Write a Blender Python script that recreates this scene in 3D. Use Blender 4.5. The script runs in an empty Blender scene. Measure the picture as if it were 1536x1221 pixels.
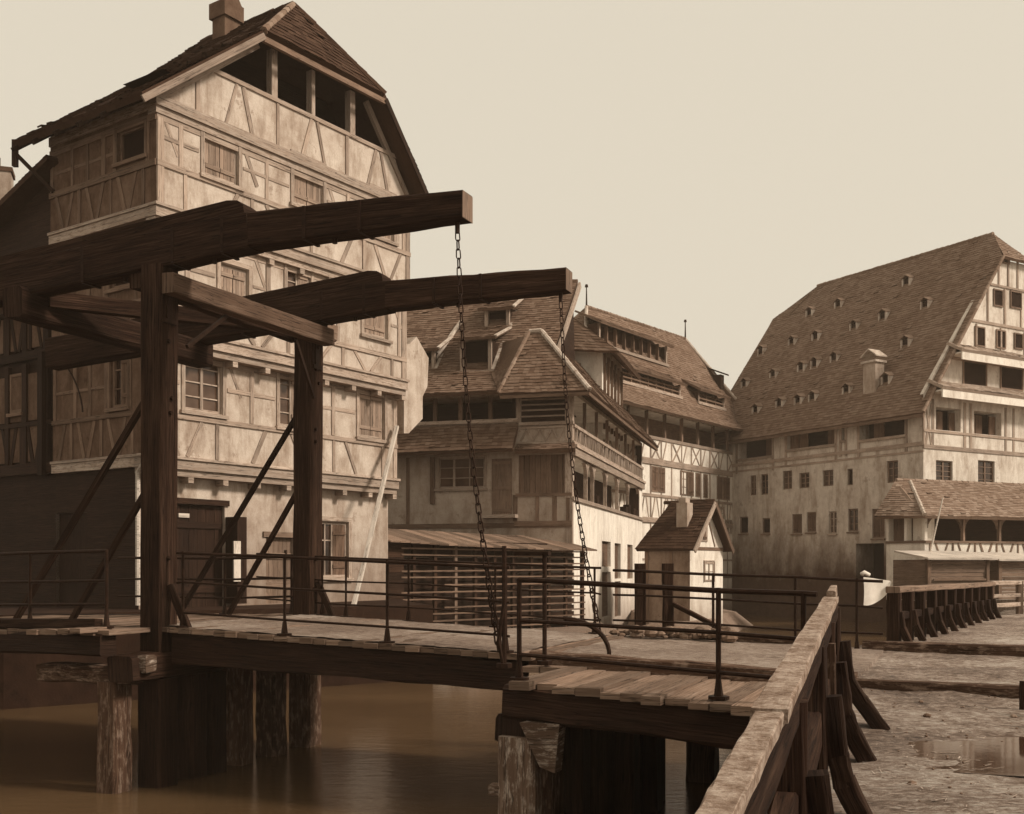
import bpy, math, random
from mathutils import Vector as V, Matrix, noise as mnoise
random.seed(7)
F=1620.0; HZ=850.0; CX=768.0     # focal length in photo pixels, horizon row, centre column; the eye is the origin
SC=bpy.context.scene; COL=SC.collection
RND=random.random
def ru(a,b): return a+(b-a)*RND()
def nrm(a): return a.normalized()
# ---------------------------------------------------------------- materials
def sep(v):
    pts=[(.004,(1,.42,.24)),(.03,(1,.51,.31)),(.12,(1,.65,.46)),(.3,(1,.78,.63)),(.7,(1,.92,.82))]
    c=pts[-1][1]
    if v<=pts[0][0]: c=pts[0][1]
    else:
        for (a,ca),(b,cb) in zip(pts,pts[1:]):
            if a<=v<=b:
                k=math.log(v/a)/math.log(b/a); c=tuple(x+(y-x)*k for x,y in zip(ca,cb)); break
    l=.2126*c[0]+.7152*c[1]+.0722*c[2]
    return tuple(min(.95,x*v/l) for x in c)+(1,)
class NT:
    def __init__(s,name):
        s.m=bpy.data.materials.new(name); s.m.use_nodes=True; s.t=s.m.node_tree; s.n=s.t.nodes
        s.b=s.n['Principled BSDF']
    def add(s,typ,**kw):
        n=s.n.new(typ)
        for k,v in kw.items(): setattr(n,k,v)
        return n
    def link(s,a,b): s.t.links.new(a,b)
    def noise(s,vec,scale,detail=5,rough=.6):
        n=s.add('ShaderNodeTexNoise'); n.inputs['Scale'].default_value=scale; n.inputs['Detail'].default_value=detail; n.inputs['Roughness'].default_value=rough
        if vec is not None: s.link(vec,n.inputs['Vector'])
        return n.outputs['Fac']
    def mapping(s,vec,sc,loc=(0,0,0)):
        n=s.add('ShaderNodeMapping'); n.inputs['Scale'].default_value=sc; n.inputs['Location'].default_value=loc; s.link(vec,n.inputs['Vector']); return n.outputs[0]
    def ramp(s,fac,stops):
        n=s.add('ShaderNodeValToRGB'); r=n.color_ramp
        while len(r.elements)<len(stops): r.elements.new(.5)
        for e,(p,c) in zip(r.elements,stops): e.position=p; e.color=c
        s.link(fac,n.inputs[0]); return n.outputs[0]
    def math(s,op,a,b=0.0,clamp=False):
        n=s.add('ShaderNodeMath',operation=op,use_clamp=clamp)
        for i,x in enumerate((a,b)):
            if isinstance(x,(int,float)): n.inputs[i].default_value=x
            else: s.link(x,n.inputs[i])
        return n.outputs[0]
    def mix(s,fac,a,b,mode='MIX'):
        n=s.add('ShaderNodeMix',data_type='RGBA',blend_type=mode)
        for sock,x in ((n.inputs['Factor'],fac),(n.inputs['A'],a),(n.inputs['B'],b)):
            if isinstance(x,(int,float)): sock.default_value=x
            elif isinstance(x,tuple): sock.default_value=x
            else: s.link(x,sock)
        return n.outputs['Result']
    def pos(s): return s.add('ShaderNodeNewGeometry').outputs['Position']
    def uv(s): return s.add('ShaderNodeUVMap').outputs[0]
    def rnd(s): return s.add('ShaderNodeAttribute',attribute_name='rnd').outputs['Fac']
    def bump(s,h,strength=.4,dist=.02):
        n=s.add('ShaderNodeBump'); n.inputs['Strength'].default_value=strength; n.inputs['Distance'].default_value=dist
        s.link(h,n.inputs['Height']); s.link(n.outputs[0],s.b.inputs['Normal'])
    def col(s,c): s.link(c,s.b.inputs['Base Color'])
    def rough(s,v): s.b.inputs['Roughness'].default_value=v; s.b.inputs['Specular IOR Level'].default_value=.09
def wood(name,dark,light,var=.35,rough=.8,bump=.5,pale=None):
    k=NT(name); uv=k.uv()
    g=k.noise(k.mapping(uv,(1.6,42,1)),1,6,.65)
    g2=k.noise(k.mapping(uv,(.5,7,1)),1,4,.6)
    bl=k.noise(k.pos(),1.3,5,.6)
    f=k.math('ADD',k.math('MULTIPLY',g,.6),k.math('MULTIPLY',g2,.4))
    c=k.ramp(f,[(.3,sep(dark)),(.5,sep((dark*light)**.5)),(.7,sep(light))])
    v=k.math('ADD',k.math('MULTIPLY',k.rnd(),var),1-var*.5)
    v=k.math('MULTIPLY',v,k.math('ADD',k.math('MULTIPLY',bl,.9),.55))
    c=k.mix(1.0,c,v,'MULTIPLY')
    if pale:
        w=k.ramp(k.noise(k.mapping(uv,(3,9,1)),1.5,7,.7),[(.5,(0,0,0,1)),(.62,(1,1,1,1))])
        c=k.mix(w,c,sep(pale))
    cr=k.ramp(g,[(.32,(0,0,0,1)),(.40,(1,1,1,1))])
    c=k.mix(.55,c,cr,'MULTIPLY')
    ck=k.noise(k.mapping(uv,(.55,16,1)),1,3,.5); cs=k.ramp(ck,[(.485,(1,1,1,1)),(.497,(.12,.12,.12,1)),(.503,(.12,.12,.12,1)),(.515,(1,1,1,1))])
    c=k.mix(.8,c,cs,'MULTIPLY')
    k.col(c); k.rough(rough); k.bump(k.math('ADD',g,k.math('MULTIPLY',g2,.6)),bump,.02); return k.m
def plaster(name,base,lo,hi,streak=.5,damp=None,bump=.35,peel=.5):
    k=NT(name); p=k.pos()
    a=k.noise(p,.55,6,.62); b=k.noise(p,3.2,6,.65); d=k.noise(p,22,4,.6)
    f=k.math('ADD',k.math('MULTIPLY',a,.55),k.math('MULTIPLY',b,.45))
    c=k.ramp(f,[(.33,sep(lo)),(.5,sep(base)),(.68,sep(hi))])
    st=k.noise(k.mapping(p,(1.5,1.5,.40)),1.2,7,.7)
    sm=k.ramp(st,[(.46,(1,1,1,1)),(.66,sep(.36))])
    c=k.mix(streak,c,sm,'MULTIPLY')
    pe=k.ramp(k.noise(p,1.9,8,.72),[(.60,(0,0,0,1)),(.645,(1,1,1,1))])
    c=k.mix(k.math('MULTIPLY',pe,peel),c,sep(lo*.55))
    gr=k.ramp(d,[(.3,sep(.6)),(.65,(1,1,1,1))])
    c=k.mix(.35,c,gr,'MULTIPLY')
    if damp:
        z=k.add('ShaderNodeSeparateXYZ'); k.link(p,z.inputs[0])
        zz=k.math('ADD',z.outputs['Z'],k.math('MULTIPLY',k.math('SUBTRACT',k.noise(k.mapping(p,(1,1,.5)),.5,6,.7),.5),damp[2]))
        mr=k.add('ShaderNodeMapRange'); mr.inputs['From Min'].default_value=damp[0]; mr.inputs['From Max'].default_value=damp[1]
        mr.inputs['To Min'].default_value=1; mr.inputs['To Max'].default_value=0; k.link(zz,mr.inputs['Value'])
        c=k.mix(mr.outputs[0],c,k.mix(b,sep(damp[3]*.5),sep(damp[3]*1.5)))
    k.col(c); k.rough(.92); k.bump(k.math('ADD',b,k.math('MULTIPLY',d,.5)),bump,.03); return k.m
def tile(name,lo,hi,moss):
    k=NT(name); p=k.pos(); a=k.noise(p,.5,5,.6); b=k.noise(p,2.6,6,.7)
    f=k.math('ADD',k.math('MULTIPLY',k.rnd(),.5),k.math('MULTIPLY',a,.6))
    c=k.ramp(f,[(.15,sep(lo)),(.5,sep((lo*hi)**.5)),(.85,sep(hi))])
    m=k.ramp(b,[(.52,(0,0,0,1)),(.68,(1,1,1,1))])
    c=k.mix(k.math('MULTIPLY',m,.6),c,sep(moss))
    st=k.noise(p,14,4,.6); c=k.mix(.4,c,k.ramp(st,[(.3,sep(.45)),(.6,(1,1,1,1))]),'MULTIPLY')
    k.col(c); k.rough(.9); k.bump(st,.4,.02); return k.m
def plain(name,v,var=.4,rough=.7,scale=9,metal=0):
    k=NT(name); p=k.pos(); b=k.noise(p,scale,6,.65)
    k.col(k.ramp(b,[(.3,sep(v*(1-var))),(.7,sep(v*(1+var)))])); k.rough(rough); k.b.inputs['Metallic'].default_value=metal
    k.bump(b,.3,.01); return k.m
def glass(name,v):
    k=NT(name); p=k.pos(); b=k.noise(p,.9,3)
    k.col(k.ramp(b,[(.35,sep(v*.5)),(.65,sep(v*1.4))])); k.rough(.16); k.b.inputs['Specular IOR Level'].default_value=.45
    k.bump(k.noise(p,2.5,2),.12,.02); return k.m
def water_mat():
    k=NT('river_water'); p=k.pos()
    b=k.noise(k.mapping(p,(.5,1.0,1)),.55,5,.55); r=k.noise(k.mapping(p,(1.2,3.2,1)),1.7,5,.6)
    k.col(k.ramp(b,[(.3,(.064,.037,.018,1)),(.7,(.100,.060,.030,1))]))
    k.b.inputs['Roughness'].default_value=.17; k.b.inputs['IOR'].default_value=1.33
    k.bump(k.math('ADD',r,k.math('MULTIPLY',b,1.5)),.17,.06); return k.m
def ground_mat(name,lo,mid,hi):
    k=NT(name); p=k.pos()
    a=k.noise(p,.45,6,.6); b=k.noise(k.mapping(p,(1,1.5,1)),5.5,9,.78); s=k.noise(k.mapping(p,(9,18,4)),1.5,8,.8)
    f=k.math('ADD',k.math('MULTIPLY',a,.32),k.math('ADD',k.math('MULTIPLY',b,.3),k.math('MULTIPLY',s,.38)))
    k.col(k.ramp(f,[(.41,sep(lo)),(.5,sep(mid)),(.60,sep(hi))]))
    rr=k.ramp(a,[(.4,(.55,.55,.55,1)),(.6,(.92,.92,.92,1))]); k.link(rr,k.b.inputs['Roughness']); k.b.inputs['Specular IOR Level'].default_value=.25
    k.bump(k.math('ADD',b,s),1.0,.045); return k.m
M={}
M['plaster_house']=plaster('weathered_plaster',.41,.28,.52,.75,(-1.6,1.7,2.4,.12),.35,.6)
M['plaster_shade']=plaster('shaded_plaster',.095,.05,.15,.7)  # plaster of the shaded side wall, its shade put into the colour
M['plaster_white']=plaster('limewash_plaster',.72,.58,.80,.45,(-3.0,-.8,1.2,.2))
M['plaster_far']=plaster('stained_far_plaster',.60,.45,.70,.6,(-2.2,-.6,1.2,.2))
M['plaster_damp']=plaster('damp_far_plaster',.52,.36,.64,.7,(-.6,2.3,5.5,.055))
M['plaster_hut_shade']=plaster('shaded_hut_plaster',.20,.12,.27,.6)  # small house's left wall, darkened in colour for the shade on it
M['plaster_side']=plaster('shaded_front_plaster',.36,.25,.46,.6)  # corner house front: the shade on this face is painted in
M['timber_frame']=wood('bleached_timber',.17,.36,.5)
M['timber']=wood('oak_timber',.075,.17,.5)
M['timber_pale']=wood('limewashed_timber',.20,.40,.4,pale=.2)
M['timber_mid']=wood('weathered_timber',.09,.22,.5)
M['timber_dark']=wood('dark_and_shade_timber',.007,.028,.5,.7,.7,None)  # dark wood; on loft and gallery linings it stands in for shade
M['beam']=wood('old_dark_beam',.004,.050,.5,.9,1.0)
M['beam_lit']=wood('old_lit_beam',.05,.15,.4,.8,.8)  # paler copy of the beam wood, light put into its colour
M['pile']=wood('wet_pile',.006,.035,.6,.6,.9,None)
M['pile_pale']=wood('lichened_pile',.06,.2,.6,.9,.9,.36)
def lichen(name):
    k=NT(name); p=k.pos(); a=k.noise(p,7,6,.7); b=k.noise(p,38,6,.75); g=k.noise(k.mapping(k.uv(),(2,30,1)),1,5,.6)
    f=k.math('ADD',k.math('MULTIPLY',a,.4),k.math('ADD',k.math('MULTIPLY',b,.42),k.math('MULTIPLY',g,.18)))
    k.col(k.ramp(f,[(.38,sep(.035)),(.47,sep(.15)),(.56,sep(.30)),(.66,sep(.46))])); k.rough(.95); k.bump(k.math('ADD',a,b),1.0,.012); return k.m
M['pile_brown']=wood('worn_pile',.02,.085,.6,.85,.9,.16)
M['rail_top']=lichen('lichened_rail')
M['plank']=wood('deck_plank',.075,.22,.8,.9,.7)
M['shutter']=wood('brown_shutter',.06,.13,.5)
M['shutter_pale']=wood('faded_shutter',.13,.27,.5)
M['board_pale']=wood('pale_board',.38,.62,.3)
M['tile_dark']=tile('dark_roof_tile',.018,.05,.045)
M['tile']=tile('brown_roof_tile',.06,.15,.13)
M['tile_far']=tile('hazed_roof_tile',.085,.17,.15)  # far roofs made paler, haze put into the tile colour
M['tile_pale']=tile('pale_roof_tile',.2,.36,.36)
M['quay_shade']=plaster('shaded_quay_stone',.016,.009,.028,.6)  # near-black stone, the shade under the bridge put into its colour
M['shed']=wood('sooty_shed_board',.012,.042,.7)
M['tile_moss']=tile('mossy_roof_tile',.10,.24,.2)
M['mortar']=plain('ridge_mortar',.36,.4,.95,4)
M['brick']=plaster('sooty_brick',.09,.05,.13,.5)
M['brick_pale']=plaster('pale_chimney_render',.34,.22,.45,.5)
M['iron']=plain('rusted_iron',.014,.5,.6,14,.3)
M['iron_worn']=plain('worn_iron',.07,.5,.55,14,.3)
M['glass']=glass('dark_pane',.018)
M['glass_light']=glass('dusty_pane',.06)
M['opening']=plain('hazed_opening',.03,.4,.95,2)  # far openings lifted from black, haze put into the colour
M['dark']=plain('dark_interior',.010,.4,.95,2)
M['stone']=plaster('quay_stone',.14,.07,.24,.6)
M['straw']=plain('trodden_straw',.30,.5,.9,3)
M['cloth']=plain('pale_canvas',.62,.15,.9,5)
M['water']=water_mat()
M['ground']=ground_mat('muddy_ground',.018,.17,.50)
M['road']=ground_mat('dusty_road',.06,.19,.40)
M['bank']=ground_mat('sandy_bank',.07,.15,.26)
# ---------------------------------------------------------------- frames and mesh builder
class Fr:
    """a vertical facade plane: origin on plan, u to the viewer's right along it, n outward"""
    def __init__(s,o,u):
        s.o=o; l=math.hypot(*u); s.u=(u[0]/l,u[1]/l); s.n=(s.u[1],-s.u[0])
    def p(s,t,n,z): return V((s.o[0]+s.u[0]*t+s.n[0]*n, s.o[1]+s.u[1]*t+s.n[1]*n, z))
    def T(s,px,n=0):
        r=(px-CX)/F; ox=s.o[0]+s.n[0]*n; oy=s.o[1]+s.n[1]*n
        return (r*oy-ox)/(s.u[0]-r*s.u[1])
    def Z(s,px,py,n=0):
        t=s.T(px,n); return (HZ-py)*s.p(t,n,0).y/F
    def rect(s,xl,xr,yt,yb,n=0):
        xm=(xl+xr)/2; return s.T(xl,n),s.T(xr,n),s.Z(xm,yb,n),s.Z(xm,yt,n)
LOC={}
class MB:
    def __init__(s): s.v=[]; s.f=[]; s.uv=[]; s.r=[]
    def face(s,pts,uvs=None,rnd=None):
        i=len(s.v); s.v+= [V(p) for p in pts]; s.f.append(tuple(range(i,i+len(pts))))
        if uvs is None:
            e1=(V(pts[1])-V(pts[0])); e1=e1.normalized() if e1.length>1e-9 else V((1,0,0))
            nn=e1.cross(V(pts[-1])-V(pts[0])); e2=nn.cross(e1); e2=e2.normalized() if e2.length>1e-9 else V((0,0,1))
            uvs=[((V(p)-V(pts[0])).dot(e1)+i*.37,(V(p)-V(pts[0])).dot(e2)+i*.11) for p in pts]
        s.uv.append(uvs); s.r.append(RND() if rnd is None else rnd)
    def boxv(s,o,a,b,c,rnd=None):
        rnd=RND() if rnd is None else rnd
        if a.cross(b).dot(c)<0: a,b=b,a
        L=[a.length,b.length,c.length]; k=L.index(max(L)); ou,ov=RND()*40,RND()*40
        P=lambda i,j,l:o+a*i+b*j+c*l
        for q,ax in (([(0,0,0),(0,1,0),(1,1,0),(1,0,0)],(0,1)),([(0,0,1),(1,0,1),(1,1,1),(0,1,1)],(0,1)),
                  ([(0,0,0),(1,0,0),(1,0,1),(0,0,1)],(0,2)),([(0,1,0),(0,1,1),(1,1,1),(1,1,0)],(0,2)),
                  ([(0,0,0),(0,0,1),(0,1,1),(0,1,0)],(1,2)),([(1,0,0),(1,1,0),(1,1,1),(1,0,1)],(1,2))):
            m=k if k in ax else ax[0]; o2=ax[0] if m==ax[1] else ax[1]
            s.face([P(*w) for w in q],[(w[m]*L[m]+ou,w[o2]*L[o2]+ov+ax[0]*.7+ax[1]*.3) for w in q],rnd)
    def box(s,fr,t0,t1,n0,n1,z0,z1,rnd=None):
        s.boxv(fr.p(t0,n0,z0),fr.p(t1,n0,z0)-fr.p(t0,n0,z0),fr.p(t0,n1,z0)-fr.p(t0,n0,z0),V((0,0,z1-z0)),rnd)
    def beam(s,p,q,w,h,up=V((0,0,1)),rnd=None):
        p=V(p);q=V(q); d=q-p; side=d.cross(up)
        if side.length<1e-6: side=d.cross(V((1,0,0)))
        side=side.normalized(); u2=side.cross(d).normalized()
        s.boxv(p-side*w/2-u2*h/2,d,side*w,u2*h,rnd)
    def rbeam(s,p,q,w,h,seg=8,jit=.012,w2=None,h2=None,up=V((0,0,1)),ch=.12,top=None):
        """hewn timber: chamfered, slightly wavy; w,h at p and w2,h2 at q"""
        p=V(p);q=V(q); d=q-p; L=d.length; side=d.cross(up)
        if side.length<1e-6: side=d.cross(V((1,0,0)))
        side=side.normalized(); u2=side.cross(d).normalized(); w2=w2 or w; h2=h2 or h
        ou,ov=RND()*40,RND()*40; rnd=RND(); rings=[]
        for i in range(seg+1):
            k=i/seg; W=w+(w2-w)*k; H=h+(h2-h)*k; c=min(W,H)*ch; ring=[]
            for a,b in ((-W/2+c,-H/2),(W/2-c,-H/2),(W/2,-H/2+c),(W/2,H/2-c),(W/2-c,H/2),(-W/2+c,H/2),(-W/2,H/2-c),(-W/2,-H/2+c)):
                ring.append(p+d*k+side*(a+ru(-jit,jit))+u2*(b+ru(-jit,jit)))
            rings.append(ring)
        per=[0,w,w+.05,w+h,w+h+.05,2*w+h,2*w+h+.05,2*w+2*h,2*w+2*h+.05]
        for i in range(seg):
            for j in range(8):
                j2=(j+1)%8
                s.face([rings[i][j],rings[i][j2],rings[i+1][j2],rings[i+1][j]],
                    [(i/seg*L+ou,per[j]+ov),(i/seg*L+ou,per[j+1]+ov),((i+1)/seg*L+ou,per[j+1]+ov),((i+1)/seg*L+ou,per[j]+ov)],rnd)
        s.face(rings[0][::-1],None,rnd); s.face(rings[-1],None,rnd)
    def tube(s,pts,r,n=6,r2=None,cap=True):
        pts=[V(p) for p in pts]; rings=[]; r2=r if r2 is None else r2
        for i,p in enumerate(pts):
            d=(pts[min(i+1,len(pts)-1)]-pts[max(i-1,0)]).normalized()
            a=d.cross(V((0,0,1)) if abs(d.z)<.9 else V((1,0,0))).normalized(); b=d.cross(a); R=r+(r2-r)*i/max(1,len(pts)-1)
            rings.append([p+(a*math.cos(6.2832*k/n)+b*math.sin(6.2832*k/n))*R for k in range(n)])
        rnd=RND()
        for i in range(len(pts)-1):
            for k in range(n):
                k2=(k+1)%n; s.face([rings[i][k],rings[i][k2],rings[i+1][k2],rings[i+1][k]],None,rnd)
        if cap: s.face(rings[0][::-1],None,rnd); s.face(rings[-1],None,rnd)
    def prism(s,poly,dirv,rnd=None):
        """poly (list of points) swept by dirv"""
        poly=[V(p) for p in poly]; rnd=RND() if rnd is None else rnd
        s.face(poly,None,rnd); s.face([p+dirv for p in poly][::-1],None,rnd)
        for a,b in zip(poly,poly[1:]+poly[:1]): s.face([a,a+dirv,b+dirv,b],None,rnd)
    def grid(s,fr,n,t0,t1,z0,z1,holes=(),depth=.2,back=False):
        """facade skin with real openings; a hole is (t0,t1,z0,z1[,depth])"""
        H=[(max(h[0],t0),min(h[1],t1),max(h[2],z0),min(h[3],z1),h[4] if len(h)>4 else depth) for h in holes]
        H=[h for h in H if h[1]-h[0]>.02 and h[3]-h[2]>.02]
        ts=sorted({t0,t1,*[h[0] for h in H],*[h[1] for h in H]}); zs=sorted({z0,z1,*[h[2] for h in H],*[h[3] for h in H]})
        for a,b in zip(ts,ts[1:]):
            for c,d in zip(zs,zs[1:]):
                m,k=(a+b)/2,(c+d)/2
                if b-a<1e-4 or d-c<1e-4 or any(h[0]<m<h[1] and h[2]<k<h[3] for h in H): continue
                s.face([fr.p(a,n,c),fr.p(b,n,c),fr.p(b,n,d),fr.p(a,n,d)],[(a,c),(b,c),(b,d),(a,d)],.5)
        for a,b,c,d,e in H:
            m=n-e
            s.face([fr.p(a,n,c),fr.p(b,n,c),fr.p(b,m,c),fr.p(a,m,c)],None,.5); s.face([fr.p(a,n,d),fr.p(a,m,d),fr.p(b,m,d),fr.p(b,n,d)],None,.5)
            s.face([fr.p(a,n,c),fr.p(a,m,c),fr.p(a,m,d),fr.p(a,n,d)],None,.5); s.face([fr.p(b,n,c),fr.p(b,n,d),fr.p(b,m,d),fr.p(b,m,c)],None,.5)
            if back or e>.6: s.face([fr.p(a,m,c),fr.p(b,m,c),fr.p(b,m,d),fr.p(a,m,d)],None,.5)
    def slope(s,el,er,rl,rr,course=.17,til=.2,thick=.12,jit=.012):
        """tiled roof plane from eave el-er up to ridge rl-rr, in overlapping courses over a slab"""
        el,er,rl,rr=map(V,(el,er,rl,rr)); nn=(er-el).cross((rl+rr)/2-(el+er)/2).normalized()
        if nn.z<0: nn=-nn
        mid=((rl+rr)/2-(el+er)/2).length; N=max(2,int(mid/course))
        sag=lambda a,b: 0
        for i in range(N):
            k0=i/N; k1=min(1,(i+1.25)/N)
            a,b=el.lerp(rl,k0),er.lerp(rr,k0); c,d=el.lerp(rl,k1),er.lerp(rr,k1)
            m=max(1,int((b-a).length/til)); off=RND()*.5
            for j in range(m):
                u0=max(0,(j+off-.5)/m) if j else 0; u1=(j+1+off-.5)/m if j<m-1 else 1
                g=.004; up=.035+ru(-jit,jit); dn=(el-rl).normalized()*ru(-jit,jit)*1.2
                wv=lambda q:nn*(.07*mnoise.noise(q*.33)+.022*mnoise.noise(q*1.3)+.012)
                if RND()<.012: up+=.05
                A=a.lerp(b,u0+g/m); B=a.lerp(b,u1-g/m); C=c.lerp(d,u0); D=c.lerp(d,u1)
                A=A+nn*up+dn+wv(A); B=B+nn*up+dn+wv(B); C=C+nn*.012+wv(C); D=D+nn*.012+wv(D)
                r=RND(); s.face([A,B,D,C],None,r); s.face([A-nn*.04,B-nn*.04,B,A],None,r)
        o=-nn*thick; q=[el,er,rr,rl]
        s.face([p+o for p in q][::-1],None,.5)
        for a,b in zip(q,q[1:]+q[:1]):
            if (a-b).length>1e-3: s.face([a+o,b+o,b+nn*.02,a+nn*.02],None,.4)
    def build(s,name,mat,parent=None,loc=None,smooth=False):
        me=bpy.data.meshes.new(name)
        base=LOC[parent.name] if parent is not None else V(loc or (0,0,0))
        me.from_pydata([tuple(p-base) for p in s.v],[],s.f)
        ul=me.uv_layers.new(name='UVMap'); flat=[]
        for q in s.uv:
            for a in q: flat+=[a[0],a[1]]
        ul.data.foreach_set('uv',flat)
        at=me.attributes.new('rnd','FLOAT','FACE'); at.data.foreach_set('value',s.r)
        me.materials.append(M[mat] if isinstance(mat,str) else mat)
        if smooth:
            import bmesh
            bm=bmesh.new(); bm.from_mesh(me); bmesh.ops.remove_doubles(bm,verts=bm.verts,dist=.0005); bm.to_mesh(me); bm.free()
            for p in me.polygons: p.use_smooth=True
        ob=bpy.data.objects.new(name,me); COL.objects.link(ob)
        if parent is not None: ob.parent=parent
        else: ob.location=base
        LOC[ob.name]=base; return ob
def tag(o,label,cat,group=None,kind=None):
    if kind: o['kind']=kind
    if label: o['label']=label
    if cat: o['category']=cat
    if group: o['group']=group
    return o
def thing(name,label,cat,loc,group=None):
    o=bpy.data.objects.new(name,None); COL.objects.link(o); o.location=loc; o.empty_display_size=.3; LOC[o.name]=V(loc)
    return tag(o,label,cat,group)
def struct(o): o['kind']='structure'; return o
# ---------------------------------------------------------------- facade helpers
def tim(mb,fr,n,a,b,w=.15,proud=.03):
    (t0,z0),(t1,z1)=a,b; p=fr.p(t0,n,z0); q=fr.p(t1,n,z1); d=q-p; nn=V((fr.n[0],fr.n[1],0)); side=nn.cross(d).normalized()
    pr=proud+ru(-.006,.006); w*=ru(.8,1.15)
    mb.boxv(p-side*w/2-nn*.06,d,side*w,nn*(.06+pr))
def braces(mb,fr,n,t0,t1,z0,z1,step=.55,w=.10,skip=0):
    """breast panel of uprights and leaning struts"""
    N=max(1,round((t1-t0)/step)); k=random.choice((0,1,2))
    for i in range(N):
        if RND()<skip: continue
        a=t0+(t1-t0)*(i+.5)/N; m=(i+k)%3; d=(t1-t0)/N*.32
        if m==0: tim(mb,fr,n,(a,z0),(a,z1),w)
        elif m==1: tim(mb,fr,n,(a-d,z1),(a+d,z0),w,.024)
        else: tim(mb,fr,n,(a+d,z1),(a-d,z0),w,.024)
def window(house,fr,n,r,kind='glass',nx=2,nz=3,depth=.12,frame='timber_pale',trim=.1,sill=True,bar=.035,shutter='shutter'):
    t0,t1,z0,z1=r[:4]; m=n-depth; fb=MB(); w=min(.07,(t1-t0)*.12)
    for a,b,c,d in ((t0,t0+w,z0,z1),(t1-w,t1,z0,z1),(t0+w,t1-w,z0,z0+w),(t0+w,t1-w,z1-w,z1)): fb.box(fr,a,b,m,m+.06,c,d)
    if trim:
        for a,b,c,d in ((t0-trim,t0-.002,z0-.02,z1+.02),(t1+.002,t1+trim,z0-.02,z1+.02),(t0-trim,t1+trim,z1+.022,z1+.022+trim)): fb.box(fr,a,b,n-.03,n+.032+ru(0,.01),c,d)
    if sill: fb.box(fr,t0-trim-.04,t1+trim+.04,n-.05,n+.09,z0-.11,z0-.022)
    if kind in('glass','half'):
        for i in range(1,nx):
            c=t0+(t1-t0)*i/nx; fb.box(fr,c-(.04 if nx==2 or i==nx//2 else bar/2),c+(.04 if nx==2 or i==nx//2 else bar/2),m+.005,m+.05,z0+w,z1-w)
        for i in range(1,nz):
            c=z0+(z1-z0)*i/nz; fb.box(fr,t0+w,t1-w,m+.008,m+.035,c-bar/2,c+bar/2)
    fo=fb.build('window',frame,house)
    pb=MB(); pb.box(fr,t0+.01,t1-.01,m-.04,m+.002,z0+.01,z1-.01)
    pb.build('pane','dark' if kind=='dark' else 'glass_light' if RND()<.4 else 'glass',fo)
    if kind in('shut','half'):
        c=(t0+t1)/2
        for (a,b) in (((t0+w,c-.01),(c+.01,t1-w)) if kind=='shut' else ((c+.01,t1-w),)):
            sb=MB(); N=4
            for i in range(N): sb.box(fr,a+(b-a)*i/N+.003,a+(b-a)*(i+1)/N-.003,m+.03,m+.055+ru(0,.006),z0+w,z1-w)
            for z in (z0+(z1-z0)*.2,z0+(z1-z0)*.8): sb.box(fr,a,b,m+.05,m+.085,z-.05,z+.05)
            sb.build('shutter',shutter,fo)
    return fo
def ridge(parent,p,q,mat='mortar',r=.11,name='ridge_cap'):
    p=V(p);q=V(q); mb=MB(); N=max(2,int((q-p).length/.35))
    for i in range(N):
        a=p.lerp(q,i/N); b=p.lerp(q,(i+1.12)/N if i<N-1 else 1)
        mb.tube([a,b],r*ru(.9,1.1),7,r*ru(.75,.95))
    return mb.build(name,mat,parent)
# ================================================================ the tall house beside the bridge
O=(-8.71,25.2); AR=Fr(O,(.566,.824)); AL=Fr(O,(.824,-.566))   # gable side, side facing the bridge
A=thing('timber_framed_house','tall timbered house with an open gable loft, standing behind the wooden lifting frame','house',AR.p(4,-1,-1.2))
W=8.8; BK=-3.3
ST=[(-1.3,2.42,0,0),(2.42,5.34,.35,.08),(5.34,8.1,.70,.12),(8.1,10.6,.85,.15)]
def ar(i,*r): return AR.rect(*r,ST[i][2])
def al(i,*r): return AL.rect(*r,ST[i][3])
WR=[[('gate',ar(0,260,337,757,915)),('door',ar(0,399,440,806,905)),('win',ar(0,479,522,783,866))],
    [('glass',ar(1,277,333,531,618)),('half',ar(1,419,458,556,641)),('shut',ar(1,538,576,582,657))],
    [('shut',ar(2,330,372,400,470)),('half',ar(2,430,466,398,475)),('shut',ar(2,545,581,443,505))],
    [('shut',ar(3,306,357,193,270)),('shut',ar(3,440,484,243,312)),('half',ar(3,557,590,290,357))]]
WL=[[('gate',al(0,60,130,770,905))],[('half',al(1,166,192,525,610))],[('dark',al(2,165,200,350,430))],[('dark',al(3,177,218,190,238))]]
mats=['plaster_house','plaster_house','plaster_house','plaster_house']
for i,(z0,z1,s,o) in enumerate(ST):
    w=MB(); w.grid(AR,s,-o,W,z0,z1,[h[1]+(.16,) for h in WR[i]],.16)
    w.face([AR.p(W,s,z0),AR.p(W,BK,z0),AR.p(W,BK,z1),AR.p(W,s,z1)]); w.face([AR.p(W,BK,z0),AR.p(-o,BK,z0),AR.p(-o,BK,z1),AR.p(W,BK,z1)])
    if i: w.face([AR.p(-o,s,z0),AR.p(-o,BK,z0),AR.p(W,BK,z0),AR.p(W,s,z0)])
    w.build('wall',mats[i],A)
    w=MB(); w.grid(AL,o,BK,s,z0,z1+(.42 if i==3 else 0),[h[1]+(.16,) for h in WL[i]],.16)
    w.build('wall','timber_dark' if i==0 else 'plaster_shade',A)  # dark boards below; the side's shade is put into both wall colours
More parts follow.
